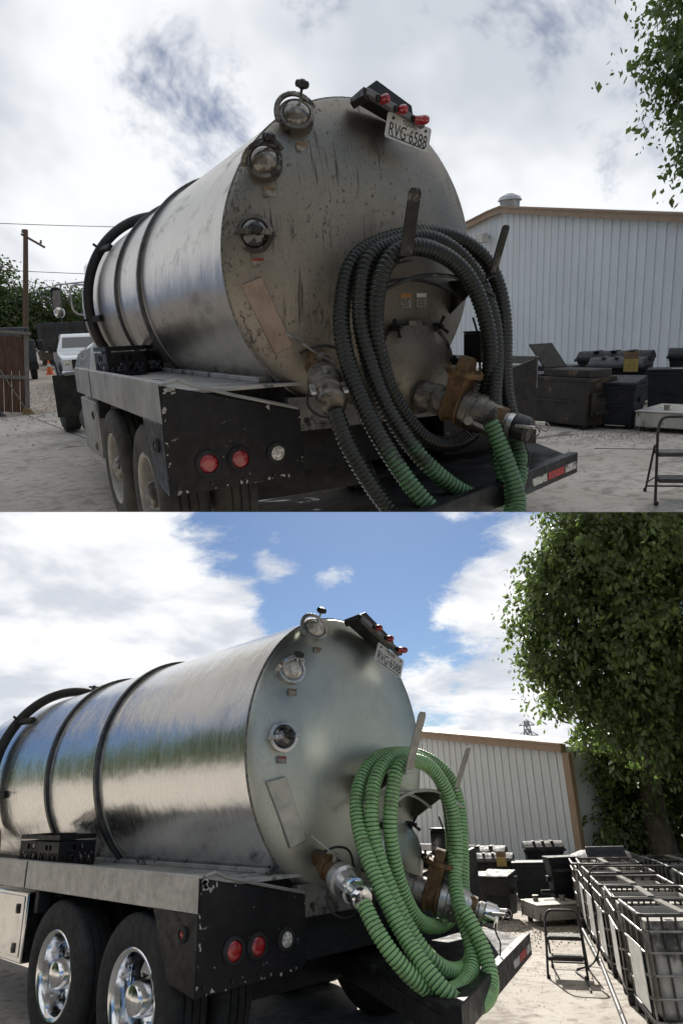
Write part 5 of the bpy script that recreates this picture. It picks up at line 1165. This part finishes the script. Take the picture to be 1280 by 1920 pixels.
def tree(label, base, trunk, tr, lobes, ncl, per, lsize, crad, mat, nbr=14, group=None, clip=None, droop=.35, inside=.72, spray=0.0):
    T = thing('broadleaf_tree', label, 'tree', base, group)
    o, cc = leaves('crown', mat, T, lobes, ncl, per, lsize, crad, inside, clip, droop, spray)
    P = catmull(trunk, .25); n_ = len(P); MB().tube(P, [tr*(1-.7*i/n_)*(1+.35*max(0, 1-i/4)) for i in range(n_)], 14).build('trunk', bark, T)
    for k in range(nbr):
        i = int(n_*(.45+.5*random.random())); p = Vector(P[min(i, n_-1)]); q = Vector(cc[random.randrange(len(cc))])
        mid = p.lerp(q, .5)+Vector((random.uniform(-.2, .2), random.uniform(-.2, .2), .15*(q-p).length))
        path = catmull([p, mid, q], .25); m_ = len(path); MB().tube(path, [max(.008, tr*.38*(1-.9*j/m_)) for j in range(m_)], 7).build('branch', bark, T)
    return T
camn = np.array(-CAM_D); camp = np.array(CAM_POS)
use('L')
def clipL(c): return ((c-camp)@camn) < 0.9
tree('tall broadleaf tree with drooping leafy branches right of the metal building', (13.6, 3.55, 0), [(13.6, 3.55, 0), (13.5, 3.5, 1.6), (12.9, 3.1, 3.2), (12.0, 2.6, 5.0)], .30,
     [((10.5, 3.05, 6.6), (.9, .9, .7)), ((10.25, 3.4, 5.6), (.8, .9, .8)), ((10.3, 3.6, 4.7), (.75, .75, .65)), ((10.75, 3.6, 3.9), (.6, .6, .55)), ((10.6, 2.2, 6.3), (1.2, 1.1, .9)), ((10.6, 2.0, 4.8), (1.1, 1.1, 1.0)), ((11.1, 2.6, 3.5), (.8, .8, .7)), ((11.3, 1.4, 5.0), (1.3, 1.2, 1.4)), ((11.8, 1.9, 3.0), (1.0, 1.0, .8)), ((11.0, 1.0, 6.8), (1.5, 1.3, 1.0)), ((12.2, .6, 3.2), (1.1, 1.2, 1.3)), ((11.2, 3.4, 2.95), (.35, .4, .3)), ((11.4, 2.4, 7.6), (1.4, 1.4, .9))],
     3700, 26, .125, .085, LEAF, 34, clip=clipL, droop=.6, inside=.45, spray=.42)
T = thing('undergrowth', 'dark leafy undergrowth filling the gap between building and trunk', 'bush', (14.3, 3.6, 0))
leaves('foliage', LEAF, T, [((13.3, 4.35, .7), (.6, .7, .9)), ((13.4, 4.0, 1.8), (.7, .7, .8)), ((13.3, 4.2, 2.6), (.6, .7, .6)), ((14.2, 3.9, .9), (.8, .8, 1.0)), ((14.8, 2.8, 1.5), (1.0, 1.2, 1.5)), ((15.0, 1.2, 1.8), (1.0, 1.4, 1.8)), ((15.6, 3.6, 2.4), (1.2, 1.2, 1.6)), ((14.0, 3.6, 2.9), (.9, .9, .7))], 1900, 18, .13, .12, .2, spray=.25)
for k in range(5):
    y = 4.2-k*.8; MB().tube([(14.3, y, 0), (14.2, y+.1, .8), (14.4, y-.1, 1.8)], [.05, .04, .02], 8).build('stem', bark, T)
# hanging vine sprays in front of the building
# unseen-from-here but reflected wood to the left of the truck
o = thing('far_wood', 'dark row of trees across the yard mirrored in the clean tank', 'wood', (-22, 12, 0)); o['kind'] = 'stuff'
del o['category']
leaves('foliage', LEAF2, o, [((-20+random.uniform(-3, 3), -14+5.5*k, 3.2+random.uniform(0, 3.0)), (3.2, 4.2, random.uniform(3.0, 5.5))) for k in range(13)], 3600, 10, .55, .6, .4)
# transmission tower
T = thing('transmission_tower', 'far lattice transmission tower above the building roof', 'tower', (181.0, 108.0, 0))
TB = Vector((181.0, 108.0, 0)); TH = 21.0
def tw(z): return 2.2*(1-z/TH)+.4
mb = MB(); lv = [0, 4, 7.5, 10.5, 13, 15, 17, 19, 21]
for sx in (-1, 1):
    for sy_ in (-1, 1):
        for a, b in zip(lv[:-1], lv[1:]): mb.bar(TB+Vector((sx*tw(a), sy_*tw(a), a)), TB+Vector((sx*tw(b), sy_*tw(b), b)), .22, .22)
mb.build('leg', galv, T, smooth=False)
mb = MB()
for a, b in zip(lv[:-1], lv[1:]):
    for (p, q) in (((-1, -1), (1, -1)), ((1, -1), (1, 1)), ((1, 1), (-1, 1)), ((-1, 1), (-1, -1))):
        mb.bar(TB+Vector((p[0]*tw(a), p[1]*tw(a), a)), TB+Vector((q[0]*tw(b), q[1]*tw(b), b)), .14, .14); mb.bar(TB+Vector((q[0]*tw(a), q[1]*tw(a), a)), TB+Vector((p[0]*tw(b), p[1]*tw(b), b)), .14, .14)
mb.build('lattice', galv, T, smooth=False)
cdir = Vector((.70, -.70, 0))
for z, w in ((17, 3.0), (19.8, 2.3)):
    MB().bar(TB-cdir*w+Vector((0, 0, z)), TB+cdir*w+Vector((0, 0, z)), .3, .3).bar(TB-cdir*w+Vector((0, 0, z)), TB+Vector((0, 0, z+1.6)), .2, .2).bar(TB+cdir*w+Vector((0, 0, z)), TB+Vector((0, 0, z+1.6)), .2, .2).build('crossarm', galv, T, smooth=False)

use('U')
tree('leafy tree hanging into the overcast sky at the upper right edge', (11.2, 2.2, 0), [(11.2, 2.2, 0), (11.15, 2.3, 2.5), (10.9, 2.7, 4.5), (10.5, 3.3, 6.3)], .24,
     [((9.7, 4.55, 6.7), (.95, .95, 1.0)), ((9.5, 4.6, 5.5), (.85, .8, .7)), ((9.55, 4.3, 4.5), (.6, .6, .55)), ((10.6, 3.6, 6.2), (1.3, 1.2, 1.6))], 900, 26, .12, .08, LEAF, 16, droop=.5, inside=.5, spray=.5)
tree('dark green round tree behind the utility pole', (-1.5, 56, 0), [(-1.5, 56, 0), (-1.4, 56, 3), (-1.5, 56, 6)], .35,
     [((-1.6, 55, 5.6), (3.2, 3, 2.6)), ((-.2, 55, 4.0), (2.6, 2.6, 2.2)), ((-3.5, 55, 4), (3, 3, 3))], 1300, 18, .24, .40, LEAF2, 8, 'trees behind the trucks', inside=.55)
tree('lighter green tree in the middle of the row behind the dump truck', (3.0, 54, 0), [(3, 54, 0), (3, 54, 2), (3.1, 54, 4)], .3,
     [((2.6, 53, 3.6), (2.8, 2.5, 1.9)), ((1.0, 52, 2.8), (2.0, 2, 1.7)), ((4.6, 53, 3.0), (2.2, 2.2, 1.7))], 1100, 18, .22, .38, LEAF2, 8, 'trees behind the trucks', inside=.55)
tree('pale green tree seen through the mirror bracket', (8.0, 58, 0), [(8, 58, 0), (8, 58, 2), (8.1, 58, 4)], .3,
     [((7.4, 57, 3.5), (2.6, 2.5, 1.9)), ((9.5, 57, 3.8), (2.6, 2.5, 2.4)), ((6.0, 57, 2.6), (2, 2, 1.6))], 1000, 18, .22, .38, LEAF2, 8, 'trees behind the trucks', inside=.55)

# ------------------------------------------------------------------ small gravel scatter and joints
use('U')
for (p, q, lb) in (((-1.35, 12.9), (-.55, 5.0), 'saw-cut joint in the concrete left of the grimy truck'), ((4.2, 1.9), (8.2, -2.4), 'saw-cut joint in the concrete near the bins, overcast yard')):
    o = MB().bar((p[0], p[1], .004), (q[0], q[1], .004), .012, .004).build('concrete_joint', frame_black, None, smooth=False, loc=(p[0], p[1], 0)); tag(o, lb, None, None, 'structure')
def scatter(pl, n_, cx, cy, sx, sy_, rs, mat, label):
    use(pl); V = []; Fc = []
    for k in range(n_):
        x = cx+random.gauss(0, sx); y = cy+random.gauss(0, sy_); r = rs*random.uniform(.4, 1.3); b = len(V)
        for dx, dy, dz in ((1, 0, 0), (-.5, .87, 0), (-.5, -.87, 0), (.1, .1, .9)): V.append((x+dx*r*random.uniform(.7, 1.2), y+dy*r*random.uniform(.7, 1.2), .004+dz*r))
        Fc += [(b, b+1, b+3), (b+1, b+2, b+3), (b+2, b, b+3)]
    m_ = MB(); m_.v = V; m_.f = Fc; o = m_.build('loose_gravel', mat, None, smooth=False); o['kind'] = 'stuff'; o['label'] = label
    return o
stone = pm('loose stone', (.36, .31, .25), .9, 0, .4, 30)
scatter('U', 900, 5.3, 2.55, .45, .35, .012, stone, 'loose pebbles spilled at the foot of the grease bins, overcast yard')
scatter('U', 2600, .4, 17.0, 1.6, 3.0, .03, stone, 'loose stones on the gravel beside the pickup')
scatter('L', 900, 4.9, 1.4, .5, .4, .012, stone, 'loose pebbles around the low white box, sunny yard')
scatter('L', 700, 2.6, .8, 1.2, .8, .006, stone, 'fine grit scattered over the sunny concrete')

# ------------------------------------------------------------------ the upper yard ends where its near edge falls away
bpy.context.view_layer.update()
pn = -CAM_D; pc = CAM_POS
gone = []
for o in list(UPPER) + []:
    if o.type != 'MESH': continue
    Mw = o.matrix_world
    dist = [(Mw @ Vector(c)-pc).dot(pn) for c in o.bound_box]
    if min(dist) >= 0.0: continue
    if max(dist) <= 0.0: gone.append(o); continue
    if o.data.users > 1: o.data = o.data.copy()
    inv = Mw.inverted(); co = inv @ pc; no = (Mw.to_3x3().transposed() @ pn).normalized()
    bm = bmesh.new(); bm.from_mesh(o.data)
    r = bmesh.ops.bisect_plane(bm, geom=bm.verts[:]+bm.edges[:]+bm.faces[:], plane_co=co, plane_no=no, clear_inner=True)
    ed = [e for e in r['geom_cut'] if isinstance(e, bmesh.types.BMEdge)]
    if o.name.split('.')[0] not in ('ground', 'gravel_yard', 'reflector_sheet') and 2 < len(ed) < 400:
        try: bmesh.ops.holes_fill(bm, edges=ed, sides=0)
        except Exception: pass
    bm.to_mesh(o.data); bm.free()
    if len(o.data.polygons) == 0: gone.append(o)
changed = True
for o in gone:
    if len(o.children) == 0: bpy.data.objects.remove(o)
    else:
        for c in list(o.children): bpy.data.objects.remove(c)
        bpy.data.objects.remove(o)
for o in list(COL.objects):
    if o.type == 'EMPTY' and not o.children: bpy.data.objects.remove(o)
